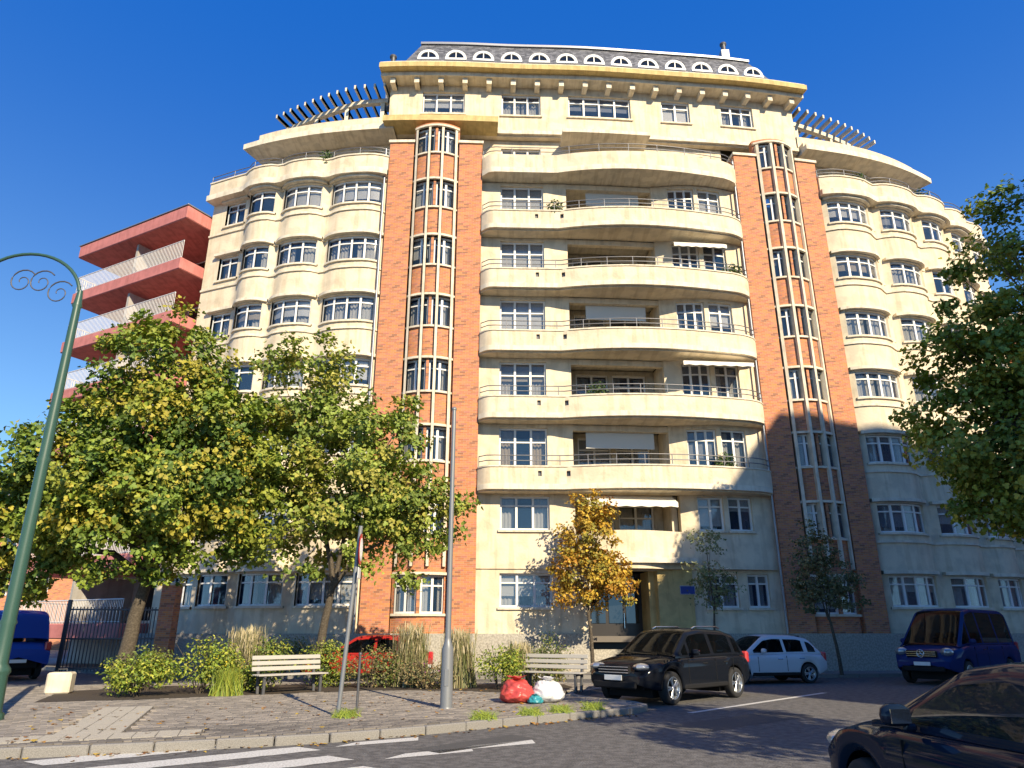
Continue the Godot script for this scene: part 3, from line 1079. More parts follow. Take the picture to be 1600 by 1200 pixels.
func ground() -> void:
	var st := S()
	sheet(st, poly([[-300, -60], [300, -60], [300, 400], [-300, 400]]), 0.0)
	struct("road", st, M.asphalt)
	# patches of newer asphalt
	st = S()
	sheet(st, poly([[3.2, 13.2], [6.0, 15.6], [5.4, 16.4], [2.7, 14.0]]), 0.004)
	var pt := struct("road_patch", st, M.asphalt_patch)
	st = S()
	sheet(st, poly([[-1.0, 11.0], [0.4, 12.4], [0.0, 12.9], [-1.4, 11.4]]), 0.004)
	pt = struct("road_patch", st, M.asphalt_patch)
	# zebra crossing: each stripe a marking of its own
	var along := Vector2(0.78, 0.626)
	var across := Vector2(0.626, -0.78)
	for i in 6:
		var c := Vector2(-4.6, 10.95) + across * (i - 0.35) * 1.02
		var l := 1.7
		var w := 0.25
		var p := PackedVector2Array()
		for k in 48:
			var u := k / 24.0
			var q := Vector2(-1 + 2 * u, -1) if k < 24 else Vector2(1 - 2 * (u - 1), 1)
			p.append(c + along * (l * q.x + rng.randf_range(-0.02, 0.02)) + across * (w * q.y + rng.randf_range(-0.018, 0.018)))
		st = S()
		sheet(st, p, 0.004)
		struct("crossing_stripe", st, M.road_paint)
	for q in [[-2.0, 12.05], [-1.1, 11.0], [-0.2, 11.75]]:
		var c := Vector2(q[0], q[1])
		st = S()
		sheet(st, PackedVector2Array([c - along * 0.75, c + along * 0.55 + across * 0.2, c + along * 0.75 - across * 0.12, c - along * 0.3 - across * 0.22]), 0.004)
		struct("road_marking", st, M.road_paint)
	# parking-bay line beside the black car
	st = S()
	sheet(st, poly([[3.6, 16.2], [3.72, 16.12], [8.6, 21.2], [8.48, 21.3]]), 0.004)
	struct("parking_line", st, M.road_paint)
	# corner pavement
	var pav := Node3D.new()
	pav.name = "pavement"
	pav.set_meta("kind", "structure")
	add_child(pav)
	st = S()
	var kp := poly(KERB)
	var inner: PackedVector2Array = Geometry2D.offset_polygon(kp, -0.13)[0]
	sheet(st, inner, 0.1)
	obj("bedding", st, M.sand, pav)
	kerb_line(KERB, pav, -1.0 if not Geometry2D.is_polygon_clockwise(kp) else 1.0)
	var bed := poly(BED)
	# tactile strip: a bar along the kerb and a stem across the pavement
	var kd := Vector2(0.944, 0.33)
	var kn := Vector2(-0.33, 0.944)
	var tact := []
	for i in 9:
		for j in 2:
			tact.append(Vector2(-7.3, 10.95) + kd * (0.31 * i + 0.15) + kn * (0.31 * j + 0.15))
	for j in 14:
		for i in 3:
			tact.append(Vector2(-6.6, 11.55) + kd * (0.31 * i) + kn * (0.31 * j + 0.4))
	var ts := S()
	box(ts, Vector3(0, -0.02, 0), Vector3(0.302, 0.06, 0.302), Basis.IDENTITY, 0.004)
	for i in 6:
		box(ts, Vector3(-0.125 + i * 0.05, 0.0125, 0), Vector3(0.024, 0.006, 0.29), Basis.IDENTITY, 0.002)
	var tm := ts.commit()
	for c in tact:
		var o := put("tactile_tile", tm, M.tactile, pav, Vector3(c.x, 0.122 + rng.randf_range(-0.003, 0.003), -c.y))
		o.rotation.y = 0.336 + PI / 2
	# pavers in stretcher bond along the kerb
	var spots := []
	var ang := Vector2(0.86, 0.51)
	var nrm := Vector2(-0.51, 0.86)
	for j in range(-20, 230):
		for i in range(-130, 130):
			var c := Vector2(-6.0, 10.0) + ang * (0.212 * (i + (0.5 if j % 2 == 0 else 0.0))) + nrm * 0.107 * j
			if c.x < -16 or c.y > 23.5 or not Geometry2D.is_point_in_polygon(c, inner) or Geometry2D.is_point_in_polygon(c, bed):
				continue
			var skip := false
			if c.y < 16.5 and c.x < -4:
				for t in tact:
					if absf((c - t).dot(kd)) < 0.25 and absf((c - t).dot(kn)) < 0.2:
						skip = true
						break
			if not skip:
				spots.append(c)
	# the part of the pavement nearest the camera, as seen, is laid piece by piece
	spots.sort_custom(func(a, b): return a.length_squared() + (40.0 if a.x < -8.4 else 0.0) < b.length_squared() + (40.0 if b.x < -8.4 else 0.0))
	var ps := S()
	box(ps, Vector3.ZERO, Vector3(0.205, 0.06, 0.1), Basis.IDENTITY, 0.006)
	var pm := ps.commit()
	var mm := MultiMesh.new()
	mm.transform_format = MultiMesh.TRANSFORM_3D
	mm.use_colors = true
	mm.mesh = pm
	mm.instance_count = maxi(0, spots.size() - 300)
	for i in spots.size():
		var c: Vector2 = spots[i]
		var y := 0.098 + rng.randf_range(-0.004, 0.004)
		var turn := 0.535 + rng.randf_range(-0.012, 0.012)
		if i < 300:
			var o := put("paver", pm, M["paver%d" % rng.randi_range(0, 5)], pav, Vector3(c.x, y, -c.y))
			o.rotation.y = turn
		else:
			var t := rng.randf()
			mm.set_instance_transform(i - 300, Transform3D(Basis(Vector3.UP, turn), Vector3(c.x, y, -c.y)))
			mm.set_instance_color(i - 300, Color(lerpf(0.15, 0.3, t), lerpf(0.135, 0.265, t), lerpf(0.118, 0.225, t)))
	var mi := MultiMeshInstance3D.new()
	mi.name = "pavers"
	mi.multimesh = mm
	mi.material_override = M.paver_mix
	mi.set_meta("kind", "stuff")
	pav.add_child(mi)
	# planted bed
	st = S()
	sheet(st, bed, 0.13)
	struct("planting_soil", st, M.soil)
	# the pavement along the houses
	var fr := Node3D.new()
	fr.name = "building_pavement"
	fr.set_meta("kind", "structure")
	add_child(fr)
	st = S()
	var n := FRONT.size()
	for i in n - 1:
		var a := Vector3(FRONT[i][0], 0.12, -FRONT[i][1])
		var b := Vector3(FRONT[i + 1][0], 0.12, -FRONT[i + 1][1])
		var off := Vector3(0, 0, -6)
		quad(st, a, a + off, b + off, b)
	obj("slab", st, M.kerb, fr)
	kerb_line(FRONT, fr, 1.0)


# ---------------------------------------------------------------- plants
func leaf_mesh(long: float, wide: float, lobes := true) -> ArrayMesh:
	var st := S()
	var p := []
	if lobes:
		for q in [[0, 0], [0.42, 0.12], [0.5, 0.42], [0.26, 0.5], [0.3, 0.78], [0, 1.0], [-0.3, 0.78], [-0.26, 0.5], [-0.5, 0.42], [-0.42, 0.12]]:
			p.append(Vector3(q[0] * wide, absf(q[0]) * 0.28 * wide - q[1] * q[1] * 0.12 * long, q[1] * long))
	else:
		for q in [[0, 0], [0.5, 0.35], [0.4, 0.7], [0, 1.0], [-0.4, 0.7], [-0.5, 0.35]]:
			p.append(Vector3(q[0] * wide, absf(q[0]) * 0.3 * wide - q[1] * q[1] * 0.15 * long, q[1] * long))
	var c := Vector3(0, -0.02 * long, 0.45 * long)
	for i in p.size():
		var a: Vector3 = p[i]
		var b: Vector3 = p[(i + 1) % p.size()]
		var n := (a - c).cross(b - c).normalized()
		for v in ([c, b, a] if n.y > 0 else [c, a, b]):
			vert(st, v, n if n.y > 0 else -n)
	return st.commit()


func leaves_part(called: String, parent: Node, mesh: Mesh, m: Material, spots: Array, stuff := true) -> MultiMeshInstance3D:
	var mm := MultiMesh.new()
	mm.transform_format = MultiMesh.TRANSFORM_3D
	mm.use_colors = true
	mm.mesh = mesh
	mm.instance_count = spots.size()
	for i in spots.size():
		mm.set_instance_transform(i, spots[i][0])
		mm.set_instance_color(i, spots[i][1])
	var o := MultiMeshInstance3D.new()
	o.name = part_name(parent, called)
	o.multimesh = mm
	o.material_override = m
	if stuff:
		o.set_meta("kind", "stuff")
	parent.add_child(o, true)
	return o


func rand_dir(r: RandomNumberGenerator) -> Vector3:
	var z := r.randf_range(-1, 1)
	var a := r.randf() * TAU
	var q := sqrt(1 - z * z)
	return Vector3(cos(a) * q, z, sin(a) * q)


func leaf_basis(r: RandomNumberGenerator, out: Vector3, droop := 0.35) -> Basis:
	var n := (Vector3.UP * r.randf_range(0.1, 1.0) + out * 0.7 + rand_dir(r) * 0.9).normalized()
	var f := (rand_dir(r) + Vector3.DOWN * droop + out * 0.3)
	f = (f - n * f.dot(n)).normalized()
	return Basis(n.cross(f).normalized(), n, f)


# blobs: [centre, radii, clumps]; centres relative to the foot of the tree
func tree(called: String, label: String, at: Vector3, trunk_h: float, trunk_r: float, lean: Vector3, blobs: Array, per_clump: int, leaf: float, cols: Array, sd: int, m: String, clump_r := 0.55, group := "", cat := "tree") -> Node3D:
	var r := RandomNumberGenerator.new()
	r.seed = sd
	var t := thing(called, label, cat, at, 0.0, group)
	var fork := Vector3(lean.x, trunk_h, lean.z)
	var st := S()
	var path := []
	for i in 9:
		var u := i / 8.0
		path.append(Vector3(lean.x * u * u, trunk_h * u, lean.z * u * u) + Vector3(r.randf_range(-1, 1), 0, r.randf_range(-1, 1)) * trunk_r * 0.25 * u)
	path[8] = fork
	tube(st, path, trunk_r * 1.15, trunk_r * 0.72, 12)
	obj("trunk", st, M.bark, t)
	var spots := []
	var limbs := S()
	for b in blobs:
		var c: Vector3 = b[0]
		var rad: Vector3 = b[1]
		var hub := fork.lerp(c, 0.6)
		tube(limbs, [fork - Vector3.UP * 0.15, fork.lerp(hub, 0.5) + Vector3.UP * 0.25, hub, c + Vector3.UP * rad.y * 0.35], trunk_r * 0.6, trunk_r * 0.14, 7)
		for i in b[2]:
			var d := rand_dir(r)
			var q := pow(r.randf(), 0.42)
			var p: Vector3 = c + d * rad * q
			if i % 3 == 0:
				var s := hub.lerp(c, r.randf())
				tube(limbs, [s, s.lerp(p, 0.5) + Vector3.UP * 0.1, p], trunk_r * 0.13, trunk_r * 0.03, 5, false)
			var cl: Color = cols[r.randi() % cols.size()]
			var cr := clump_r * r.randf_range(0.6, 1.25)
			for k in int(per_clump * r.randf_range(0.6, 1.3)):
				var e := rand_dir(r) * pow(r.randf(), 0.5) * cr
				e.y *= 0.72
				var lp := p + e
				var out := ((lp - c) / rad).normalized()
				var sc := r.randf_range(0.65, 1.2)
				var v := r.randf_range(0.7, 1.3)
				var col: Color = cl if r.randf() < 0.8 else cols[r.randi() % cols.size()]
				spots.append([Transform3D(leaf_basis(r, out).scaled(Vector3.ONE * sc), lp), Color(col.r * v, col.g * v, col.b * v)])
	obj("limbs", limbs, M.bark, t)
	leaves_part("crown", t, leaf_mesh(leaf, leaf * 1.05), M[m], spots)
	return t


func shrub(called: String, label: String, at: Vector3, rad: Vector3, count: int, leaf: float, cols: Array, sd: int, flower := Color(0, 0, 0), n_fl := 0) -> void:
	var r := RandomNumberGenerator.new()
	r.seed = sd
	var t := thing(called, label, "shrub", at, 0.0, "shrubs in the planted bed")
	var st := S()
	var spots := []
	var fl := []
	for i in 14:
		var a := r.randf() * TAU
		var tip := Vector3(cos(a) * rad.x * r.randf_range(0.3, 0.9), rad.y * r.randf_range(1.1, 1.9), sin(a) * rad.z * r.randf_range(0.3, 0.9))
		tube(st, [Vector3(cos(a), 0, sin(a)) * 0.08, tip * 0.5 + Vector3.UP * 0.1, tip], 0.014, 0.004, 5, false)
	obj("stems", st, M.bark, t)
	var sub := []
	for i in 9:
		var d := rand_dir(r)
		sub.append(Vector3(d.x * rad.x * 0.6, rad.y * (0.9 + d.y * 0.55), d.z * rad.z * 0.6))
	for i in count:
		var d := rand_dir(r) * pow(r.randf(), 0.45)
		var s: Vector3 = sub[r.randi() % 9]
		var p := s + d * rad * 0.55
		if p.y < 0.03:
			p.y = 0.03 + r.randf() * 0.1
		var col: Color = cols[r.randi() % cols.size()]
		var v := r.randf_range(0.65, 1.35)
		spots.append([Transform3D(leaf_basis(r, d.normalized(), 0.0).scaled(Vector3.ONE * r.randf_range(0.6, 1.3)), p), Color(col.r * v, col.g * v, col.b * v)])
		if i < n_fl:
			fl.append([Transform3D(leaf_basis(r, Vector3.UP, 0.0).scaled(Vector3.ONE * r.randf_range(0.5, 0.9)), s + Vector3(d.x * rad.x, absf(d.y) * rad.y + 0.1, d.z * rad.z) * 0.62), flower])
	leaves_part("foliage", t, leaf_mesh(leaf, leaf * 0.55, false), M.leaf, spots)
	if n_fl:
		leaves_part("blossom", t, leaf_mesh(leaf * 0.8, leaf * 0.8, true), M.petal, fl)


func grass_clump(called: String, label: String, at: Vector3, radius: float, h: float, count: int, cols: Array, sd: int, plume := false) -> void:
	var r := RandomNumberGenerator.new()
	r.seed = sd
	var t := thing(called, label, "ornamental grass", at, 0.0, "ornamental grasses in the planted bed")
	var st := S()
	var w := 0.011
	for i in 4:
		var y0 := i / 4.0
		var y1 := (i + 1) / 4.0
		var a := [Vector3(-w * (1 - y0 * 0.8), y0, y0 * y0 * 0.28), Vector3(w * (1 - y0 * 0.8), y0, y0 * y0 * 0.28), Vector3(w * (1 - y1 * 0.8), y1, y1 * y1 * 0.28), Vector3(-w * (1 - y1 * 0.8), y1, y1 * y1 * 0.28)]
		quad(st, a[0], a[1], a[2], a[3])
	var blade := st.commit()
	var spots := []
	var tops := []
	for i in count:
		var a := r.randf() * TAU
		var q := sqrt(r.randf()) * radius
		var p := Vector3(cos(a) * q, 0, sin(a) * q)
		var hh := h * r.randf_range(0.55, 1.1)
		var tilt := Basis(Vector3(sin(a), 0, -cos(a)).normalized(), -q / radius * r.randf_range(0.1, 0.5)) * Basis(Vector3.UP, r.randf() * TAU)
		var col: Color = cols[r.randi() % cols.size()]
		var v := r.randf_range(0.7, 1.3)
		spots.append([Transform3D(tilt.scaled(Vector3(1, hh, hh)), p), Color(col.r * v, col.g * v, col.b * v)])
		if plume and i % 3 == 0:
			tops.append([Transform3D(tilt * Basis(Vector3.RIGHT, -PI / 2), p + tilt * Vector3(0, hh * 0.85, hh * 0.2)), Color(0.5, 0.42, 0.27)])
	leaves_part("blades", t, blade, M.blade, spots)
	if plume:
		leaves_part("plumes", t, leaf_mesh(0.24, 0.035, false), M.blade, tops)


func plants() -> void:
	var green := [Color(0.15, 0.22, 0.026), Color(0.2, 0.26, 0.03), Color(0.25, 0.28, 0.035), Color(0.09, 0.15, 0.02), Color(0.34, 0.3, 0.035)]
	var light := [Color(0.21, 0.27, 0.04), Color(0.27, 0.32, 0.05), Color(0.15, 0.21, 0.035), Color(0.33, 0.31, 0.055)]
	var dark := [Color(0.13, 0.19, 0.025), Color(0.17, 0.23, 0.03), Color(0.21, 0.25, 0.035), Color(0.32, 0.3, 0.035)]
	var gold := [Color(0.48, 0.29, 0.025), Color(0.55, 0.37, 0.04), Color(0.38, 0.27, 0.03), Color(0.3, 0.27, 0.04), Color(0.4, 0.2, 0.02)]
	tree("maple_tree", "big yellow-green leafy tree in front of the block, over the left benches and bed", Vector3(-10.6, 0.1, -21.0), 3.0, 0.2, Vector3(0.25, 0, 0), [
		[Vector3(0, 7.8, 0), Vector3(2.3, 3.5, 2.0), 140], [Vector3(-1.9, 5.6, 0.3), Vector3(2.4, 2.6, 2.2), 115], [Vector3(2.0, 5.9, 0.2), Vector3(2.2, 2.8, 2.2), 115],
		[Vector3(0.1, 4.6, 0.9), Vector3(2.8, 1.9, 2.0), 85], [Vector3(-3.4, 4.2, 0), Vector3(1.6, 1.9, 1.5), 54]], 125, 0.14, green, 11, "leaf", 0.6, "street trees")
	tree("maple_tree", "airy light-green tree between the big leafy tree and the brick stair bay", Vector3(-5.6, 0.1, -22.2), 2.9, 0.13, Vector3(0.3, 0, 0.1), [
		[Vector3(-1.3, 8.0, 0), Vector3(1.9, 3.0, 1.7), 84], [Vector3(1.0, 6.5, 0.2), Vector3(2.2, 2.5, 1.8), 90], [Vector3(-0.2, 4.6, 0.3), Vector3(2.9, 1.8, 1.8), 66], [Vector3(2.6, 4.8, 0), Vector3(1.6, 2.0, 1.3), 46]], 95, 0.135, light, 12, "leaf", 0.55, "street trees")
	tree("maple_tree", "tall dark green tree cut by the picture's right edge", Vector3(15.0, 0.1, -18.2), 3.6, 0.26, Vector3(-0.2, 0, 0), [
		[Vector3(0, 10.3, 0), Vector3(2.6, 3.7, 2.6), 120], [Vector3(-1.9, 7.0, 0), Vector3(2.5, 3.2, 2.4), 115], [Vector3(1.6, 7.0, 0), Vector3(2.6, 3.2, 2.4), 80], [Vector3(-0.8, 4.9, 0.4), Vector3(3.0, 1.7, 2.4), 95]], 110, 0.14, dark, 13, "leaf", 0.62, "street trees")
	tree("maple_tree", "street tree standing outside the picture beyond the near dark car", Vector3(9.4, 0.1, -5.2), 3.2, 0.2, Vector3(0, 0, 0), [
		[Vector3(0, 7.0, 0), Vector3(2.0, 2.6, 2.0), 70], [Vector3(-1.2, 5.2, 0), Vector3(2.0, 1.8, 2.0), 60]], 60, 0.16, green, 16, "leaf", 0.6, "street trees")
	tree("ornamental_tree", "small golden autumn tree beside the entrance", Vector3(2.9, 0.12, -27.6), 2.1, 0.07, Vector3(-0.1, 0, 0), [
		[Vector3(0, 5.0, 0), Vector3(1.15, 1.6, 1.0), 52], [Vector3(-0.4, 3.5, 0.1), Vector3(1.25, 1.25, 1.0), 46], [Vector3(0.7, 3.4, 0), Vector3(1.1, 1.2, 1.0), 44]], 62, 0.11, gold, 14, "leaf_gold", 0.4, "small trees in front of the facade")
	tree("ornamental_tree", "small dark-leaved tree before the right brick stair bay, above the van", Vector3(11.7, 0.12, -27.4), 2.0, 0.06, Vector3(-0.2, 0, 0), [
		[Vector3(-0.3, 4.0, 0), Vector3(1.0, 1.3, 0.9), 34], [Vector3(-0.7, 2.9, 0), Vector3(0.9, 0.9, 0.8), 28], [Vector3(0.4, 3.0, 0), Vector3(0.8, 1.0, 0.8), 26]], 50, 0.095, [Color(0.16, 0.16, 0.08), Color(0.1, 0.12, 0.05), Color(0.22, 0.2, 0.1)], 15, "leaf", 0.4, "small trees in front of the facade")
	tree("ornamental_tree", "thin grey-green young tree beside the ground-floor windows right of the entrance", Vector3(7.3, 0.12, -27.5), 2.2, 0.05, Vector3(0.1, 0, 0), [
		[Vector3(0, 4.0, 0), Vector3(0.8, 1.5, 0.8), 26], [Vector3(0.3, 2.9, 0), Vector3(0.8, 0.8, 0.7), 18]], 40, 0.085, [Color(0.17, 0.2, 0.09), Color(0.24, 0.25, 0.12)], 17, "leaf", 0.4, "small trees in front of the facade")
	# shrubs
	var lime := [Color(0.27, 0.32, 0.035), Color(0.2, 0.27, 0.03), Color(0.34, 0.34, 0.045), Color(0.12, 0.18, 0.025)]
	var mixed := [Color(0.12, 0.18, 0.035), Color(0.17, 0.21, 0.05), Color(0.22, 0.22, 0.06)]
	var dry := [Color(0.25, 0.18, 0.08), Color(0.18, 0.15, 0.07), Color(0.12, 0.13, 0.05)]
	shrub("leafy_shrub", "wide lime-green shrub at the front left corner of the planted bed", Vector3(-8.9, 0.13, -18.4), Vector3(0.85, 0.55, 0.7), 2100, 0.085, lime, 31)
	shrub("leafy_shrub", "tall lime shrub with yellow flowers, between the left bed corner and the bench", Vector3(-7.8, 0.13, -19.4), Vector3(0.9, 0.72, 0.75), 2400, 0.08, lime, 32, Color(0.65, 0.5, 0.03), 60)
	shrub("leafy_shrub", "yellow-green shrub crowding the left end of the white bench", Vector3(-6.7, 0.13, -20.2), Vector3(0.9, 0.75, 0.7), 2300, 0.08, lime + mixed, 33, Color(0.65, 0.5, 0.03), 40)
	shrub("leafy_shrub", "dull green shrub at the back left of the bed, in front of the barred gate", Vector3(-9.6, 0.13, -20.3), Vector3(0.9, 0.6, 0.8), 1700, 0.08, mixed, 34)
	shrub("leafy_shrub", "grey-green shrub behind the middle of the white bench", Vector3(-5.3, 0.13, -21.6), Vector3(0.85, 0.7, 0.6), 1900, 0.075, mixed + lime, 35)
	shrub("leafy_shrub", "bushy shrub right of the white bench, behind the sign pole", Vector3(-3.9, 0.13, -21.3), Vector3(0.95, 0.62, 0.65), 2100, 0.075, mixed + dry, 36)
	shrub("leafy_shrub", "low brownish shrub at the foot of the feathery grass", Vector3(-2.3, 0.13, -20.8), Vector3(0.8, 0.42, 0.5), 1500, 0.07, dry, 37, Color(0.4, 0.12, 0.3), 26)
	shrub("leafy_shrub", "bright yellow-green shrub behind the grey pole and the red bag", Vector3(-0.3, 0.13, -20.6), Vector3(0.75, 0.62, 0.55), 1800, 0.075, lime, 38)
	shrub("leafy_shrub", "loose shrub at the right end of the bed beside the second bench", Vector3(0.9, 0.13, -21.8), Vector3(0.7, 0.6, 0.6), 1500, 0.075, mixed + dry, 39, Color(0.6, 0.6, 0.55), 40)
	shrub("leafy_shrub", "white-flecked shrub against the plinth left of the entrance", Vector3(1.4, 0.12, -28.3), Vector3(0.9, 0.75, 0.45), 1500, 0.08, mixed, 40, Color(0.62, 0.6, 0.55), 60)
	shrub("leafy_shrub", "dark shrub against the plinth right of the entrance", Vector3(6.6, 0.12, -28.5), Vector3(0.9, 0.7, 0.4), 1500, 0.08, mixed, 41)
	shrub("leafy_shrub", "pink-flowered shrub against the wall behind the rear of the black car", Vector3(8.6, 0.12, -28.7), Vector3(0.8, 0.6, 0.4), 1300, 0.08, mixed + dry, 42, Color(0.5, 0.08, 0.2), 50)
	shrub("leafy_shrub", "low green shrub under the left wing's ground-floor windows", Vector3(-8.4, 0.12, -28.3), Vector3(1.1, 0.7, 0.4), 1700, 0.08, mixed, 43)
	shrub("leafy_shrub", "green shrub under the left brick stair bay", Vector3(-4.2, 0.12, -28.0), Vector3(1.0, 0.75, 0.4), 1600, 0.08, lime + mixed, 44)
	var straw := [Color(0.4, 0.34, 0.2), Color(0.32, 0.28, 0.14), Color(0.2, 0.22, 0.08)]
	grass_clump("feather_grass", "large clump of pale feathery grass in the middle of the bed", Vector3(-2.9, 0.13, -21.9), 0.6, 1.6, 900, straw, 51, true)
	grass_clump("feather_grass", "pale feathery grass behind the grey pole", Vector3(-1.5, 0.13, -21.5), 0.55, 1.45, 800, straw, 52, true)
	grass_clump("feather_grass", "straw-coloured grass behind the lime shrubs at the left of the bed", Vector3(-7.4, 0.13, -21.3), 0.6, 1.5, 800, straw, 53, true)
	grass_clump("feather_grass", "short yellow-green grass spilling from the front edge of the bed", Vector3(-6.9, 0.13, -18.8), 0.4, 0.6, 500, lime, 54)
	grass_clump("feather_grass", "tawny grass left of the second bench", Vector3(0.2, 0.13, -21.3), 0.45, 1.1, 600, straw, 55, true)
	# tufts that grow along the kerb
	var wr := RandomNumberGenerator.new()
	wr.seed = 66
	for q in [[0.35, 14.62, "green weed tuft growing at the kerb below the red bag"], [0.95, 15.1, "bright weed tuft growing at the kerb below the white bag"], [1.6, 15.6, "tallest yellow-green weed tuft at the kerb, towards the black car"], [-0.5, 13.95, "small weed tuft at the kerb right of the grey pole"], [-3.0, 14.2, "tuft of grass at the foot of the sign pole"]]:
		grass_clump("weed_tuft", q[2], Vector3(q[0], 0.12, -q[1]), 0.3, 0.15, 210, [Color(0.25, 0.3, 0.03), Color(0.16, 0.23, 0.03)], wr.randi() % 1000)
	# fallen leaves in the gutter and on the pavement
	var fallen := []
	for i in 520:
		var k := wr.randf()
		var j := wr.randi_range(3, 8)
		var a := Vector2(KERB[j][0], KERB[j][1]).lerp(Vector2(KERB[j + 1][0], KERB[j + 1][1]), k)
		var y := 0.012
		if i % 2 == 0:
			a += Vector2(0.25, -0.28) * absf(wr.randfn(0.25, 0.5))
		else:
			a += Vector2(-0.45, 0.8) * wr.randf_range(0.4, 6.5)
			y = 0.138
		var b := Basis(Vector3.UP, wr.randf() * TAU) * Basis(Vector3.RIGHT, wr.randf_range(-0.35, 0.35))
		var c: Color = [Color(0.4, 0.2, 0.03), Color(0.28, 0.12, 0.03), Color(0.45, 0.32, 0.06), Color(0.2, 0.12, 0.05)][wr.randi() % 4]
		fallen.append([Transform3D(b.scaled(Vector3.ONE * wr.randf_range(0.6, 1.1)), Vector3(a.x, y, -a.y)), c])
	var fl := leaves_part("fallen_leaves", self, leaf_mesh(0.09, 0.09), M.leaf_gold, fallen, true)
	tag(fl, "brown and orange fallen leaves scattered in the gutter and over the pavement", "leaves")


# ---------------------------------------------------------------- vehicles (front towards local +x)
func curve_at(pts: Array, t: float) -> float:
	if t <= pts[0][0]:
		return pts[0][1]
	for i in pts.size() - 1:
		if t <= pts[i + 1][0]:
			var u: float = (t - pts[i][0]) / (pts[i + 1][0] - pts[i][0])
			return lerpf(pts[i][1], pts[i + 1][1], u)
	return pts[-1][1]


func smooth_at(pts: Array, t: float, r := 0.12) -> float:
	return (curve_at(pts, t - r) + 2.0 * curve_at(pts, t - r * 0.5) + 2.0 * curve_at(pts, t) + 2.0 * curve_at(pts, t + r * 0.5) + curve_at(pts, t + r)) / 8.0


func wheel(parent: Node, c: Vector3, r: float, side: float) -> void:
	var b := Basis(Vector3.RIGHT, side * PI / 2)
	var st := S()
	lathe(st, c, [[r * 0.66, -0.1], [r * 0.9, -0.11], [r * 0.98, -0.08], [r, -0.02], [r, 0.05], [r * 0.97, 0.09], [r * 0.88, 0.115], [r * 0.68, 0.105], [r * 0.66, 0.09]], 32, b)
	var w := obj("wheel", st, M.tyre, parent)
	st = S()
	lathe(st, c, [[r * 0.69, 0.1], [r * 0.66, 0.112], [r * 0.62, 0.1], [r * 0.6, 0.02], [0.0, 0.02]], 32, b)
	for i in 5:
		for k in [-0.16, 0.16]:
			var a = TAU * i / 5 + k
			var d := b * Vector3(cos(a), 0, sin(a))
			var n := b * Vector3.UP
			box(st, c + d * r * 0.36 + n * 0.085, Vector3(r * 0.58, 0.03, 0.04), Basis(d, n, d.cross(n)), 0.008)
	lathe(st, c, [[r * 0.15, 0.06], [r * 0.14, 0.108], [0.0, 0.112]], 16, b)
	obj("rim", st, M.rim, w)
	st = S()
	lathe(st, c, [[r * 0.59, 0.03], [0.0, 0.032]], 24, b)
	obj("brake_disc", st, M.black_trim, w)


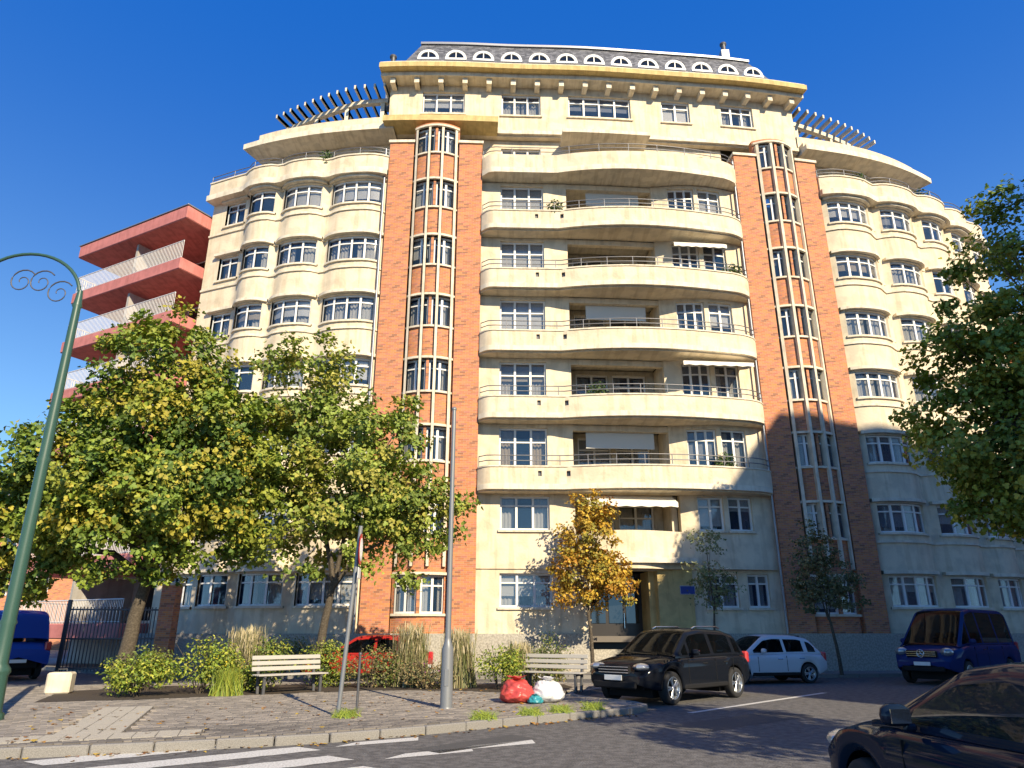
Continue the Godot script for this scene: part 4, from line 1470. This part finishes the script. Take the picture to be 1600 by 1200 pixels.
# p: l, w, sill, deck (top of the lower body along x), roof (outline of the cabin along x), ax (front and rear axle x), wr, pillars (x ranges kept solid), paint, glass
func car(called: String, label: String, cat: String, at: Vector3, turn: float, p: Dictionary) -> Node3D:
	var t := thing(called, label, cat, at, turn)
	var l: float = p.l
	var hw: float = p.w / 2
	var half := func(x: float) -> float:
		var e := l / 2 - absf(x)
		var k: float = p.get("nose", 0.24) if x > 0 else p.get("tail", 0.14)
		var z: float = p.get("round", 0.75)
		return hw * (1.0 - k * pow(clampf(1.0 - e / z, 0, 1), 2.4))
	var deck := func(x: float) -> float: return smooth_at(p.deck, x, 0.1)
	var floor_at := func(x: float) -> float:
		var y: float = p.sill + 0.14 * pow(clampf(1.0 - (l / 2 - absf(x)) / 0.6, 0, 1), 2)
		for a in p.ax:
			var d: float = absf(x - a)
			var ar: float = p.wr * 1.16
			if d < ar:
				y = maxf(y, p.wr + sqrt(ar * ar - d * d))
		return y
	var n := int(l / 0.045)
	var rows := []
	for i in n + 1:
		var x := lerpf(-l / 2, l / 2, float(i) / n)
		var w: float = half.call(x)
		var y0: float = floor_at.call(x)
		var y1: float = deck.call(x)
		var sec := []
		var ht := y1 - y0
		for q in [[w - 0.05, y0], [w - 0.005, y0 + minf(0.05, ht * 0.2)], [w, y0 + ht * 0.4], [w - 0.002, y0 + ht * 0.62], [w + 0.006, y0 + ht * 0.76], [w - 0.03, y1 - 0.08], [w - 0.085, y1 - 0.025], [w * 0.8 - 0.04, y1 + 0.012], [w * 0.45, y1 + 0.035], [0.0, y1 + 0.045]]:
			sec.append(Vector3(x, q[1], q[0]))
		var ring := PackedVector3Array()
		for v in sec:
			ring.append(v)
		for k in range(sec.size() - 2, -1, -1):
			ring.append(Vector3(sec[k].x, sec[k].y, -sec[k].z))
		rows.append(ring)
	var st := S()
	grid(st, rows)
	for e in [0, n]:
		var c := Vector3(rows[e][0].x + (0.03 if e == n else -0.03), (rows[e][0].y + rows[e][9].y) / 2, 0)
		for k in rows[e].size() - 1:
			if e == 0:
				tri(st, c, rows[e][k], rows[e][k + 1])
			else:
				tri(st, c, rows[e][k + 1], rows[e][k])
	obj("body", st, M[p.paint], t)
	st = S()
	box(st, Vector3(0, p.sill + 0.18, 0), Vector3(l - 0.5, 0.3, p.w - 0.62))
	for a in p.ax:
		box(st, Vector3(a, p.wr + 0.1, 0), Vector3(p.wr * 2.2, p.wr * 1.7, p.w - 0.66))
	obj("underbody", st, M.black_trim, t)
	# cabin
	var r0: float = p.roof[0][0]
	var r1: float = p.roof[-1][0]
	var tall := 0.0
	for q in p.roof:
		tall = maxf(tall, q[1])
	var bodyg := S()
	var wind := S()
	var rear := S()
	var sides := {}
	var m := int((r1 - r0) / 0.05)
	var cr := []
	for i in m + 1:
		var x := lerpf(r0, r1, float(i) / m)
		var belt: float = deck.call(x) - 0.02
		var y: float = maxf(smooth_at(p.roof, x, 0.07), belt + 0.01)
		var wb: float = half.call(x) - 0.075
		var wt: float = wb - p.get("tumble", 0.2) * clampf((y - belt) / (tall - belt), 0, 1)
		var lo := minf(belt + 0.05, y)
		var hi := maxf(lo, y - 0.1)
		var u := clampf((hi - belt) / maxf(y - belt, 0.01), 0, 1)
		cr.append([Vector3(x, belt, wb), Vector3(x, lo, lerpf(wb, wt, 0.05)), Vector3(x, hi, lerpf(wb, wt, u)), Vector3(x, y - 0.02, wt), Vector3(x, y + 0.012, wt - 0.075), Vector3(x, y + 0.035, wt * 0.45), Vector3(x, y + 0.04, 0)])
	var cn := []
	for i in m + 1:
		var line := []
		for k in 7:
			var du: Vector3 = cr[i][mini(k + 1, 6)] - cr[i][maxi(k - 1, 0)]
			if k == 6:
				du = Vector3(0, 0, -1)
			var dv: Vector3 = cr[mini(i + 1, m)][k] - cr[maxi(i - 1, 0)][k]
			var nv := dv.cross(du).normalized()
			line.append(nv if nv.length() > 0.5 else Vector3.UP)
		cn.append(line)
	var front_top: float = p.front_top
	var rear_top: float = p.rear_top
	for i in m:
		var x: float = (cr[i][0].x + cr[i + 1][0].x) / 2
		for s in [1.0, -1.0]:
			for k in 6:
				var a: Vector3 = cr[i][k]
				var b: Vector3 = cr[i + 1][k]
				var c: Vector3 = cr[i + 1][k + 1]
				var d: Vector3 = cr[i][k + 1]
				var q := [a, b, c, d]
				for j in 4:
					q[j] = Vector3(q[j].x, q[j].y, q[j].z * s)
				var to := bodyg
				if k == 1 and cr[i][2].y - cr[i][1].y > 0.1:
					var pane := 0
					var solid := false
					for g in p.pillars:
						if x > g[0] and x < g[1]:
							solid = true
						if x > g[1]:
							pane += 1
					if not solid and x > r0 + 0.25 and x < r1 - 0.2:
						var key := "%d_%d" % [pane, int(s)]
						if not sides.has(key):
							sides[key] = S()
						to = sides[key]
				if k >= 4 and x > front_top:
					to = wind
				if k >= 4 and x < rear_top:
					to = rear
				var nq := [cn[i][k], cn[i + 1][k], cn[i + 1][k + 1], cn[i][k + 1]]
				var order := [0, 3, 2, 0, 2, 1] if s > 0 else [0, 2, 3, 0, 1, 2]
				for j in order:
					vert(to, q[j], Vector3(nq[j].x, nq[j].y, nq[j].z * s))
	obj("cabin", bodyg, M[p.paint], t)
	obj("windscreen", wind, M[p.glass], t)
	if not p.get("blind_rear", false):
		obj("rear_window", rear, M[p.glass], t)
	else:
		obj("rear_panel", rear, M[p.paint], t)
	for key in sides:
		obj("side_window", sides[key], M[p.glass], t)
	for a in p.ax:
		for s in [1.0, -1.0]:
			wheel(t, Vector3(a, p.wr, s * (hw - 0.115)), p.wr, s)
	# lights, grille, plates, mirrors, handles
	for s in [1.0, -1.0]:
		st = S()
		var fx := l / 2 - 0.2
		var rows2 := []
		for i in 7:
			var line := PackedVector3Array()
			for j in 9:
				var a := lerpf(-PI / 2, PI / 2, i / 6.0)
				var b := TAU * j / 8
				line.append(Vector3(fx, p.head_h, s * (half.call(fx) - 0.2)) + Vector3(cos(a) * cos(b) * 0.2, sin(a) * p.get("head_size", 0.09), cos(a) * sin(b) * 0.2))
			rows2.append(line)
		grid(st, rows2, true)
		obj("headlight", st, M.lamp_glass, t)
		st = S()
		box(st, Vector3(-l / 2 + 0.06, p.head_h + 0.12, s * (half.call(-l / 2 + 0.06) - 0.1)), Vector3(0.16, 0.3, 0.2), Basis.IDENTITY, 0.04)
		obj("tail_light", st, M.tail_glass, t)
		st = S()
		var mx: float = p.roof[-1][0] - 0.62
		lathe(st, Vector3(mx, deck.call(mx) + 0.09, s * (hw + 0.08)), [[0.0, 0.075], [0.05, 0.07], [0.08, 0.045], [0.09, 0.0], [0.085, -0.04], [0.06, -0.065], [0.0, -0.07]], 16, Basis.IDENTITY.scaled(Vector3(0.8, 1.0, 1.2)))
		box(st, Vector3(mx + 0.01, deck.call(mx) + 0.01, s * (hw - 0.01)), Vector3(0.06, 0.05, 0.1), Basis.IDENTITY, 0.015)
		var mir := obj("wing_mirror", st, M[p.paint], t)
		st = S()
		box(st, Vector3(mx - 0.07, deck.call(mx) + 0.09, s * (hw + 0.08)), Vector3(0.008, 0.09, 0.14))
		obj("mirror_glass", st, M.chrome, mir)
		for hx in p.handles:
			st = S()
			box(st, Vector3(hx, deck.call(hx) - 0.17, s * (hw + 0.004)), Vector3(0.2, 0.03, 0.03), Basis.IDENTITY, 0.01)
			obj("door_handle", st, M[p.get("handle", "chrome")], t)
		for dx in p.doors:
			st = S()
			box(st, Vector3(dx, (deck.call(dx) + p.sill) / 2 + 0.02, s * (hw - 0.004)), Vector3(0.012, deck.call(dx) - p.sill - 0.2, 0.02))
			obj("door_gap", st, M.black_trim, t)
		st = S()
		box(st, Vector3((p.ax[0] + p.ax[1]) / 2, p.sill + 0.04, s * (hw - 0.02)), Vector3(p.ax[0] - p.ax[1] - p.wr * 2.5, 0.1, 0.07), Basis.IDENTITY, 0.02)
		obj("side_skirt", st, M.black_trim, t)
		if p.get("rails", false):
			st = S()
			tube(st, [Vector3(front_top - 0.35, tall + 0.01, s * (hw - 0.36)), Vector3(front_top - 0.5, tall + 0.06, s * (hw - 0.36)), Vector3(rear_top + 0.4, tall + 0.06, s * (hw - 0.36)), Vector3(rear_top + 0.25, tall + 0.01, s * (hw - 0.36))], 0.018, -1, 6)
			obj("roof_rail", st, M.chrome, t)
	st = S()
	box(st, Vector3(l / 2 - 0.02, p.head_h - 0.06, 0), Vector3(0.1, 0.2, hw * 0.95), Basis.IDENTITY, 0.03)
	var gr := obj("grille", st, M.black_trim, t)
	for i in 3:
		st = S()
		box(st, Vector3(l / 2 + 0.034, p.head_h - 0.12 + i * 0.06, 0), Vector3(0.014, 0.016, hw * 0.9))
		obj("slat", st, M.chrome, gr)
	if p.get("emblem", false):
		st = S()
		var c := Vector3(l / 2 + 0.05, p.head_h - 0.05, 0)
		var ring := []
		for i in 25:
			var a := TAU * i / 24
			ring.append(c + Vector3(0, cos(a) * 0.11, sin(a) * 0.11))
		tube(st, ring, 0.011, -1, 6, false)
		for i in 3:
			var a := TAU * i / 3
			tube(st, [c, c + Vector3(0, cos(a) * 0.11, sin(a) * 0.11)], 0.014, 0.006, 6)
		obj("emblem", st, M.chrome, gr)
	st = S()
	box(st, Vector3(l / 2 + 0.01, p.sill + 0.12, 0), Vector3(0.08, 0.16, hw * 1.3), Basis.IDENTITY, 0.03)
	obj("air_intake", st, M.black_trim, t)
	for e in [1.0, -1.0]:
		st = S()
		box(st, Vector3(e * (l / 2 + 0.05), p.sill + 0.27, 0), Vector3(0.02, 0.11, 0.5), Basis.IDENTITY, 0.004)
		obj("number_plate", st, M.plate, t)
	# seats and dashboard behind the glass
	if p.get("seats", true):
		for q in [[p.seat_x, 0.36], [p.seat_x, -0.36], [p.seat_x - 0.85, 0.36], [p.seat_x - 0.85, -0.36]]:
			st = S()
			box(st, Vector3(q[0] + 0.1, p.sill + 0.42, q[1]), Vector3(0.5, 0.16, 0.48), Basis.IDENTITY, 0.05)
			box(st, Vector3(q[0] - 0.2, p.sill + 0.72, q[1]), Vector3(0.14, 0.62, 0.46), Basis(Vector3.BACK, 0.2), 0.05)
			box(st, Vector3(q[0] - 0.28, p.sill + 1.1, q[1]), Vector3(0.09, 0.18, 0.26), Basis(Vector3.BACK, 0.2), 0.04)
			obj("seat", st, M.seat, t)
		st = S()
		box(st, Vector3(p.seat_x + 0.95, p.sill + 0.6, 0), Vector3(0.4, 0.22, p.w - 0.45), Basis.IDENTITY, 0.06)
		obj("dashboard", st, M.black_trim, t)
	return t


func heading(fx: float, fd: float) -> float:
	return atan2(fd, fx)  # local +x turned to point at (fx, depth fd)


func vehicles() -> void:
	var suv := {"l": 4.7, "w": 1.9, "sill": 0.32, "ax": [1.38, -1.42], "wr": 0.36, "deck": [[-2.3, 0.75], [-2.2, 0.98], [-1.6, 1.05], [0.9, 1.02], [1.5, 0.99], [2.05, 0.9], [2.3, 0.68]], "roof": [[-2.12, 1.05], [-1.75, 1.5], [-1.3, 1.6], [-0.2, 1.64], [0.35, 1.58], [1.15, 1.02]], "front_top": 0.3, "rear_top": -1.6, "pillars": [[-0.55, -0.42], [-1.55, -1.4], [0.5, 0.62]], "paint": "black_metal", "glass": "tinted_glass", "head_h": 0.82, "handles": [0.0, -0.95], "doors": [0.72, -0.48, -1.3], "rails": true, "seat_x": -0.05, "tail": 0.16, "nose": 0.26, "handle": "black_trim"}
	car("parked_car", "black estate-like off-road car parked nose out beside the rubbish bags", "car", Vector3(4.05, 0, -19.4), heading(-0.72, -0.69), suv)
	var van := {"l": 5.1, "w": 1.98, "sill": 0.36, "ax": [1.65, -1.55], "wr": 0.36, "deck": [[-2.55, 0.9], [-2.45, 1.2], [1.4, 1.2], [1.75, 1.16], [2.3, 1.02], [2.55, 0.72]], "roof": [[-2.5, 1.2], [-2.38, 2.1], [-2.0, 2.25], [0.4, 2.28], [0.85, 2.2], [1.95, 1.12]], "front_top": 0.8, "rear_top": -2.2, "pillars": [[1.0, 1.12], [0.08, 0.2], [-1.1, -0.98]], "paint": "navy_metal", "glass": "tinted_glass", "head_h": 0.98, "head_size": 0.13, "handles": [0.35, -0.2], "doors": [1.05, 0.12, -1.05], "seat_x": 0.55, "nose": 0.2, "tail": 0.05, "tumble": 0.16, "emblem": true, "handle": "black_trim"}
	car("parked_van", "dark navy passenger van parked under the right-hand tree", "van", Vector3(14.9, 0, -25.6), heading(-0.8, -0.6), van)
	var bv := van.duplicate()
	bv.paint = "blue_metal"
	bv.emblem = false
	bv.pillars = [[1.0, 1.12], [-2.6, 0.2]]
	bv.blind_rear = true
	car("parked_van", "bright blue van at the picture's left edge beside the barred gate", "van", Vector3(-18.6, 0, -27.6), heading(-0.75, 0.66), bv)
	var hatch := {"l": 4.0, "w": 1.72, "sill": 0.26, "ax": [1.22, -1.25], "wr": 0.3, "deck": [[-2.0, 0.66], [-1.9, 0.9], [-1.0, 0.93], [0.8, 0.9], [1.5, 0.84], [1.85, 0.74], [2.0, 0.56]], "roof": [[-1.85, 0.92], [-1.45, 1.34], [-1.0, 1.43], [-0.1, 1.45], [0.25, 1.4], [1.05, 0.88]], "front_top": 0.2, "rear_top": -1.3, "pillars": [[-0.5, -0.38], [-1.3, -1.15]], "paint": "red_metal", "glass": "tinted_glass", "head_h": 0.68, "handles": [-0.2, -1.0], "doors": [0.6, -0.44], "seat_x": -0.1}
	car("parked_car", "red hatchback half hidden behind the shrubs and grasses of the bed", "car", Vector3(-4.7, 0, -25.0), heading(-1.0, 0.12), hatch)
	var pale := hatch.duplicate()
	pale.paint = "pale_metal"
	car("parked_car", "pale silver car behind the black one, along the building's kerb", "car", Vector3(8.2, 0, -25.4), heading(-0.95, -0.25), pale)
	var near := {"l": 4.5, "w": 1.8, "sill": 0.22, "ax": [1.36, -1.3], "wr": 0.33, "deck": [[-2.25, 0.7], [-2.1, 0.95], [-1.0, 0.98], [0.9, 0.95], [1.5, 0.9], [1.95, 0.8], [2.25, 0.56]], "roof": [[-2.0, 0.98], [-1.5, 1.26], [-1.0, 1.37], [-0.1, 1.4], [0.3, 1.35], [1.2, 0.94]], "front_top": 0.22, "rear_top": -1.2, "pillars": [[-0.5, -0.4], [-1.35, -1.2]], "paint": "dark_blue_metal", "glass": "car_glass", "head_h": 0.7, "handles": [-0.2, -1.0], "doors": [0.7, -0.45], "seat_x": -0.1, "rails": false}
	car("parked_car", "near dark blue car cut by the bottom right corner of the picture", "car", Vector3(3.68, 0, -4.95), heading(-0.06, 1.0), near)


# ---------------------------------------------------------------- street furniture
func furniture() -> void:
	# green ornamental lamp post with a swan-neck arm that reaches out of the picture
	var foot := Vector3(-9.13, 0.1, -13.7)
	var t := thing("street_lamp", "tall green ornamental lamp post with a scrolled swan-neck arm, far left", "street lamp", foot)
	var st := S()
	lathe(st, Vector3.ZERO, [[0.24, 0], [0.24, 0.12], [0.19, 0.16], [0.17, 0.75], [0.2, 0.8], [0.19, 0.86], [0.13, 0.95], [0.12, 1.6], [0.145, 1.64], [0.12, 1.7], [0.1, 4.6], [0.125, 4.65], [0.1, 4.72], [0.075, 7.9], [0.1, 7.94], [0.08, 8.0], [0.05, 8.3]], 20)
	obj("post", st, M.green_paint, t)
	st = S()
	var arm := []
	for i in 22:
		var a := PI * i / 21.0
		arm.append(Vector3(-1.15 + 1.15 * cos(a), 8.1 + 0.95 * sin(a) + (0.25 * i / 21.0), 0.0))
	tube(st, arm, 0.04, 0.03, 8)
	obj("arm", st, M.green_paint, t)
	for k in 3:
		st = S()
		var c := Vector3(-0.45 - 0.42 * k, 8.2 + [0.05, 0.3, 0.32][k], 0)
		var sp := []
		for i in 26:
			var a := 0.6 + i * 0.36
			var r := 0.3 * (1.0 - i / 30.0)
			sp.append(c + Vector3(cos(a) * r, sin(a) * r, 0))
		tube(st, sp, 0.016, 0.01, 6)
		obj("scroll", st, M.iron, t)
	st = S()
	lathe(st, Vector3(-2.3, 7.75, 0), [[0.05, 0.62], [0.12, 0.55], [0.3, 0.3], [0.32, 0.24], [0.2, 0.22]], 18)
	var head := obj("lamp_head", st, M.green_paint, t)
	st = S()
	lathe(st, Vector3(-2.3, 7.75, 0), [[0.2, 0.24], [0.21, 0.1], [0.12, -0.02], [0.0, -0.05]], 18)
	obj("lamp_shade", st, M.lamp_glass, head)
	# leaning sign pole with a round red-rimmed sign seen nearly edge on
	t = thing("traffic_sign", "thin leaning pole with a red and white sign seen edge-on, before the left brick bay", "road sign", Vector3(-3.16, 0.1, -14.25))
	st = S()
	tube(st, [Vector3(0, 0, 0), Vector3(0.19, 3.45, 0)], 0.04, -1, 10)
	obj("pole", st, M.grey_paint, t)
	var bs := Basis(Vector3.UP, 1.66)
	st = S()
	lathe(st, Vector3(0.16, 3.0, 0) + bs * Vector3(0, 0, 0.06), [[0.0, -0.015], [0.3, -0.015], [0.3, 0.0], [0.0, 0.001]], 28, bs * Basis(Vector3.RIGHT, PI / 2))
	var pl := obj("sign_plate", st, M.red_sign, t)
	st = S()
	lathe(st, Vector3(0.16, 3.0, 0) + bs * Vector3(0, 0, 0.062), [[0.22, 0.0], [0.22, 0.006], [0.0, 0.0065]], 28, bs * Basis(Vector3.RIGHT, PI / 2))
	obj("sign_face", st, M.white, pl)
	st = S()
	box(st, Vector3(0.16, 2.55, 0) + bs * Vector3(0, 0, 0.055), Vector3(0.42, 0.2, 0.012), bs, 0.004)
	obj("sub_plate", st, M.white, t)
	# grey lamp pole in the middle of the pavement
	t = thing("lamp_pole", "tall slim grey pole with a thicker foot, in front of the left brick bay", "pole", Vector3(-1.33, 0.1, -15.81))
	st = S()
	lathe(st, Vector3.ZERO, [[0.15, 0], [0.15, 0.03], [0.125, 0.05], [0.12, 1.15], [0.075, 1.28], [0.07, 1.35]], 18)
	obj("foot", st, M.grey_paint, t)
	st = S()
	tube(st, [Vector3(0, 1.3, 0), Vector3(0.0, 3.5, 0), Vector3(0, 6.3, 0)], 0.062, 0.045, 12)
	obj("shaft", st, M.grey_paint, t)
	st = S()
	box(st, Vector3(0, 0.6, 0.118), Vector3(0.09, 0.32, 0.02), Basis.IDENTITY, 0.006)
	obj("hatch", st, M.grey_paint, t)
	st = S()
	lathe(st, Vector3(0, 6.3, 0), [[0.045, 0], [0.06, 0.01], [0.055, 0.06], [0.0, 0.09]], 14)
	obj("cap", st, M.grey_paint, t)
	# low thin marker post
	t = thing("marker_post", "slim dark marker post standing right beside the sign pole", "post", Vector3(-2.95, 0.1, -14.9))
	st = S()
	tube(st, [Vector3.ZERO, Vector3(0, 1.05, 0)], 0.025, -1, 8)
	obj("shaft", st, M.iron, t)
	st = S()
	lathe(st, Vector3(0, 1.05, 0), [[0.025, 0], [0.038, 0.015], [0.03, 0.05], [0.0, 0.06]], 12)
	obj("knob", st, M.iron, t)
	bench("white slatted bench among the lime shrubs, left of the sign pole", Vector3(-5.6, 0.1, -19.55), 0.72)
	bench("white slatted bench at the bed's right end, behind the red and white bags", Vector3(1.05, 0.1, -20.35), -0.5)
	# barred gate by the side street
	t = thing("barred_gate", "tall dark gate of vertical bars between the blue van and the brick pillar", "gate", Vector3(-15.2, 0.12, -28.9), 0.25)
	for i in 26:
		st = S()
		box(st, Vector3(-1.5 + i * 0.12, 1.2, 0), Vector3(0.035, 2.3, 0.035), Basis.IDENTITY, 0.005)
		obj("bar", st, M.iron, t)
	for h in [0.15, 1.2, 2.25]:
		st = S()
		box(st, Vector3(0, h, 0.0), Vector3(3.2, 0.06, 0.05), Basis.IDENTITY, 0.005)
		obj("rail", st, M.iron, t)
	for s in [-1.65, 1.65]:
		st = S()
		box(st, Vector3(s, 1.3, 0), Vector3(0.14, 2.6, 0.14), Basis.IDENTITY, 0.02)
		obj("gate_post", st, M.iron, t)
	t = thing("gate_pillar", "square brick pillar with a pale cap, right of the barred gate", "pillar", Vector3(-12.95, 0.12, -28.4))
	st = S()
	box(st, Vector3(0, 1.55, 0), Vector3(0.55, 3.1, 0.55))
	obj("shaft", st, brick_world(), t)
	st = S()
	box(st, Vector3(0, 3.17, 0), Vector3(0.7, 0.14, 0.7), Basis.IDENTITY, 0.03)
	obj("cap", st, M.cream_pale, t)
	# blue street-name plate on the wall right of the entrance
	t = thing("street_plate", "small blue street-name plate on the wall right of the entrance", "street sign", fp(7.05, 3.15, 0.065))
	st = S()
	var nb := Basis(Vector3.UP, atan2(fn(7.05).x, fn(7.05).z))
	box(st, Vector3.ZERO, Vector3(0.62, 0.34, 0.02), nb, 0.006)
	obj("panel", st, M.sign_blue, t)
	st = S()
	for q in [[0, 0.158, 0.6, 0.012], [0, -0.158, 0.6, 0.012], [0.3, 0, 0.012, 0.304], [-0.3, 0, 0.012, 0.304]]:
		box(st, nb * Vector3(q[0], q[1], 0.012), Vector3(q[2], q[3], 0.006), nb)
	obj("rim", st, M.white, t)
	bag("rubbish_bag", "knotted red rubbish bag on the pavement, beside the white one", Vector3(0.1, 0.12, -17.0), 0.36, 0.42, "red_bag", 5)
	bag("rubbish_bag", "knotted white plastic rubbish bag between the red one and the black car", Vector3(0.78, 0.12, -17.15), 0.34, 0.4, "white_bag", 8)
	bag("rubbish_bag", "small teal carrier bag squeezed between the red and white bags", Vector3(0.5, 0.12, -16.75), 0.16, 0.15, "teal_bag", 13)
	t = thing("concrete_block", "low white concrete block at the left end of the planted bed", "block", Vector3(-11.3, 0.12, -19.4), 0.3)
	st = S()
	box(st, Vector3(0, 0.25, 0), Vector3(0.55, 0.5, 0.5), Basis.IDENTITY, 0.04)
	obj("block", st, M.cream_pale, t)
	st = S()
	tube(st, [Vector3(-0.1, 0.5, 0), Vector3(-0.1, 0.57, 0), Vector3(0.1, 0.57, 0), Vector3(0.1, 0.5, 0)], 0.012, -1, 6)
	obj("lifting_eye", st, M.iron, t)
	# pots on terraces
	for q in [[3.6, 3, 0.55, "terracotta trough of plants on the third-floor balcony"], [8.9, 2, 0.6, "leafy pot plant on the second-floor balcony, right part"], [10.2, 5, 0.45, "pot plant at the right end of the fifth-floor balcony"], [2.0, 6, 0.4, "pot plant beside the drain slots of the sixth-floor balcony"], [5.2, 7, 0.6, "pot plant on the central terrace under the canopy"], [-9.0, 7, 0.35, "pot plant on the left roof terrace"], [17.6, 7, 0.35, "pot plant on the right roof terrace beside the brick bay"], [21.5, 7, 0.35, "dark bushy pot plant farther along the right roof terrace"]]:
		pot(q[3], fp(q[0], level(q[1]) - 0.27, 0.2 if q[1] == 7 else q[2]), q[1])


func bench(label: String, at: Vector3, turn: float) -> void:
	var t := thing("park_bench", label, "bench", at, turn, "white benches round the bed")
	for s in [-0.75, 0.75]:
		var st := S()
		box(st, Vector3(s, 0.22, 0.16), Vector3(0.07, 0.44, 0.07), Basis.IDENTITY, 0.01)
		box(st, Vector3(s, 0.42, -0.02), Vector3(0.06, 0.05, 0.5), Basis.IDENTITY, 0.01)
		box(st, Vector3(s, 0.45, -0.25), Vector3(0.07, 0.92, 0.06), Basis(Vector3.RIGHT, -0.16), 0.01)
		obj("leg", st, M.iron, t)
	for i in 4:
		var st := S()
		box(st, Vector3(0, 0.465, 0.2 - i * 0.115), Vector3(1.85, 0.035, 0.1), Basis.IDENTITY, 0.01)
		obj("seat_slat", st, M.wood_white, t)
	for i in 3:
		var st := S()
		box(st, Vector3(0, 0.6 + i * 0.13, -0.245 - i * 0.022), Vector3(1.85, 0.1, 0.03), Basis(Vector3.RIGHT, -0.16), 0.01)
		obj("back_slat", st, M.wood_white, t)


func bag(called: String, label: String, at: Vector3, r: float, h: float, m: String, sd: int) -> void:
	var t := thing(called, label, "rubbish bag", at, 0.0, "rubbish bags on the pavement")
	var n := FastNoiseLite.new()
	n.seed = sd
	n.frequency = 2.6
	n.noise_type = FastNoiseLite.TYPE_SIMPLEX
	n.fractal_octaves = 3
	n.fractal_type = FastNoiseLite.FRACTAL_RIDGED
	var rows := []
	for i in 34:
		var u := i / 33.0
		var line := PackedVector3Array()
		for j in 49:
			var a := TAU * (j % 48) / 48
			var rr := r * pow(sin(PI * pow(u, 0.62) * 0.97 + 0.04), 0.62)
			if u > 0.88:
				rr = r * (0.1 + 0.9 * pow((u - 0.88) / 0.12, 2) * 0.5)
			var y := h * u * (1.0 + 0.25 * u)
			var p := Vector3(cos(a) * rr, y, sin(a) * rr)
			var k := n.get_noise_3dv(p * (0.9 / r) * 0.36)
			p *= Vector3(1.0 + 0.2 * k, 1.0 + 0.1 * k, 1.0 + 0.2 * k)
			p.y = maxf(p.y, 0.0)
			line.append(p)
		rows.append(line)
	var st := S()
	grid(st, rows)
	obj("sack", st, M[m], t)
	st = S()
	for s in [0.5, 2.4, 4.0]:
		tube(st, [Vector3(0, h * 1.08, 0), Vector3(cos(s) * 0.06, h * 1.15, sin(s) * 0.06), Vector3(cos(s) * 0.12, h * 1.12, sin(s) * 0.12)], r * 0.07, r * 0.02, 6)
	obj("knot", st, M[m], t)


func pot(label: String, at: Vector3, sd: int) -> void:
	var r := RandomNumberGenerator.new()
	r.seed = sd * 7 + int(at.x * 10)
	var t := thing("pot_plant", label, "pot plant", at, 0.0, "pot plants on balconies and terraces")
	var st := S()
	lathe(st, Vector3.ZERO, [[0.0, 0.0], [0.2, 0.0], [0.28, 0.42], [0.3, 0.44], [0.25, 0.45], [0.0, 0.42]], 16)
	obj("pot", st, M.salmon, t)
	var spots := []
	for i in 420:
		var d := rand_dir(r) * pow(r.randf(), 0.45)
		var v := r.randf_range(0.6, 1.3)
		spots.append([Transform3D(leaf_basis(r, d), Vector3(d.x * 0.45, 0.95 + d.y * 0.55, d.z * 0.45)), Color(0.07 * v, 0.12 * v, 0.03 * v)])
	leaves_part("foliage", t, leaf_mesh(0.14, 0.07, false), M.leaf, spots)


func _ready() -> void:
	rng.seed = 4242
	var cam := Camera3D.new()
	cam.name = "camera"
	add_child(cam)
	cam.position = Vector3(0, 1.6, 0)
	cam.rotation_degrees = Vector3(19.0, 0, 0)
	cam.fov = 56.35
	cam.near = 0.05
	cam.far = 900.0
	var sky := ProceduralSkyMaterial.new()
	sky.sky_top_color = Color8(13, 74, 148)
	sky.sky_horizon_color = Color8(158, 214, 252)
	sky.sky_curve = 0.16
	sky.ground_bottom_color = Color8(70, 66, 60)
	sky.ground_horizon_color = Color8(120, 130, 140)
	sky.sun_angle_max = 8.0
	var env := Environment.new()
	env.background_mode = Environment.BG_SKY
	env.sky = Sky.new()
	env.sky.sky_material = sky
	env.background_energy_multiplier = 1.0
	env.tonemap_mode = Environment.TONE_MAPPER_LINEAR
	env.tonemap_exposure = 2.0
	env.sdfgi_enabled = true
	env.ssao_enabled = true
	env.ssil_enabled = true
	var we := WorldEnvironment.new()
	we.name = "world"
	we.environment = env
	add_child(we)
	var sun := DirectionalLight3D.new()
	sun.name = "sun"
	add_child(sun)
	sun.light_energy = 1.3
	sun.light_color = Color(1.0, 0.93, 0.8)
	sun.light_angular_distance = 0.5
	sun.shadow_enabled = true
	# the sun stands behind the viewer and to the right, about 30 degrees up
	var towards := Vector3(0.47 * cos(deg_to_rad(30)), sin(deg_to_rad(30)), 0.88 * cos(deg_to_rad(30)))
	sun.look_at_from_position(towards * 50.0, Vector3.ZERO, Vector3.UP)
	materials()
	ground()
	build_apartment()
	neighbour()
	plants()
	vehicles()
	furniture()
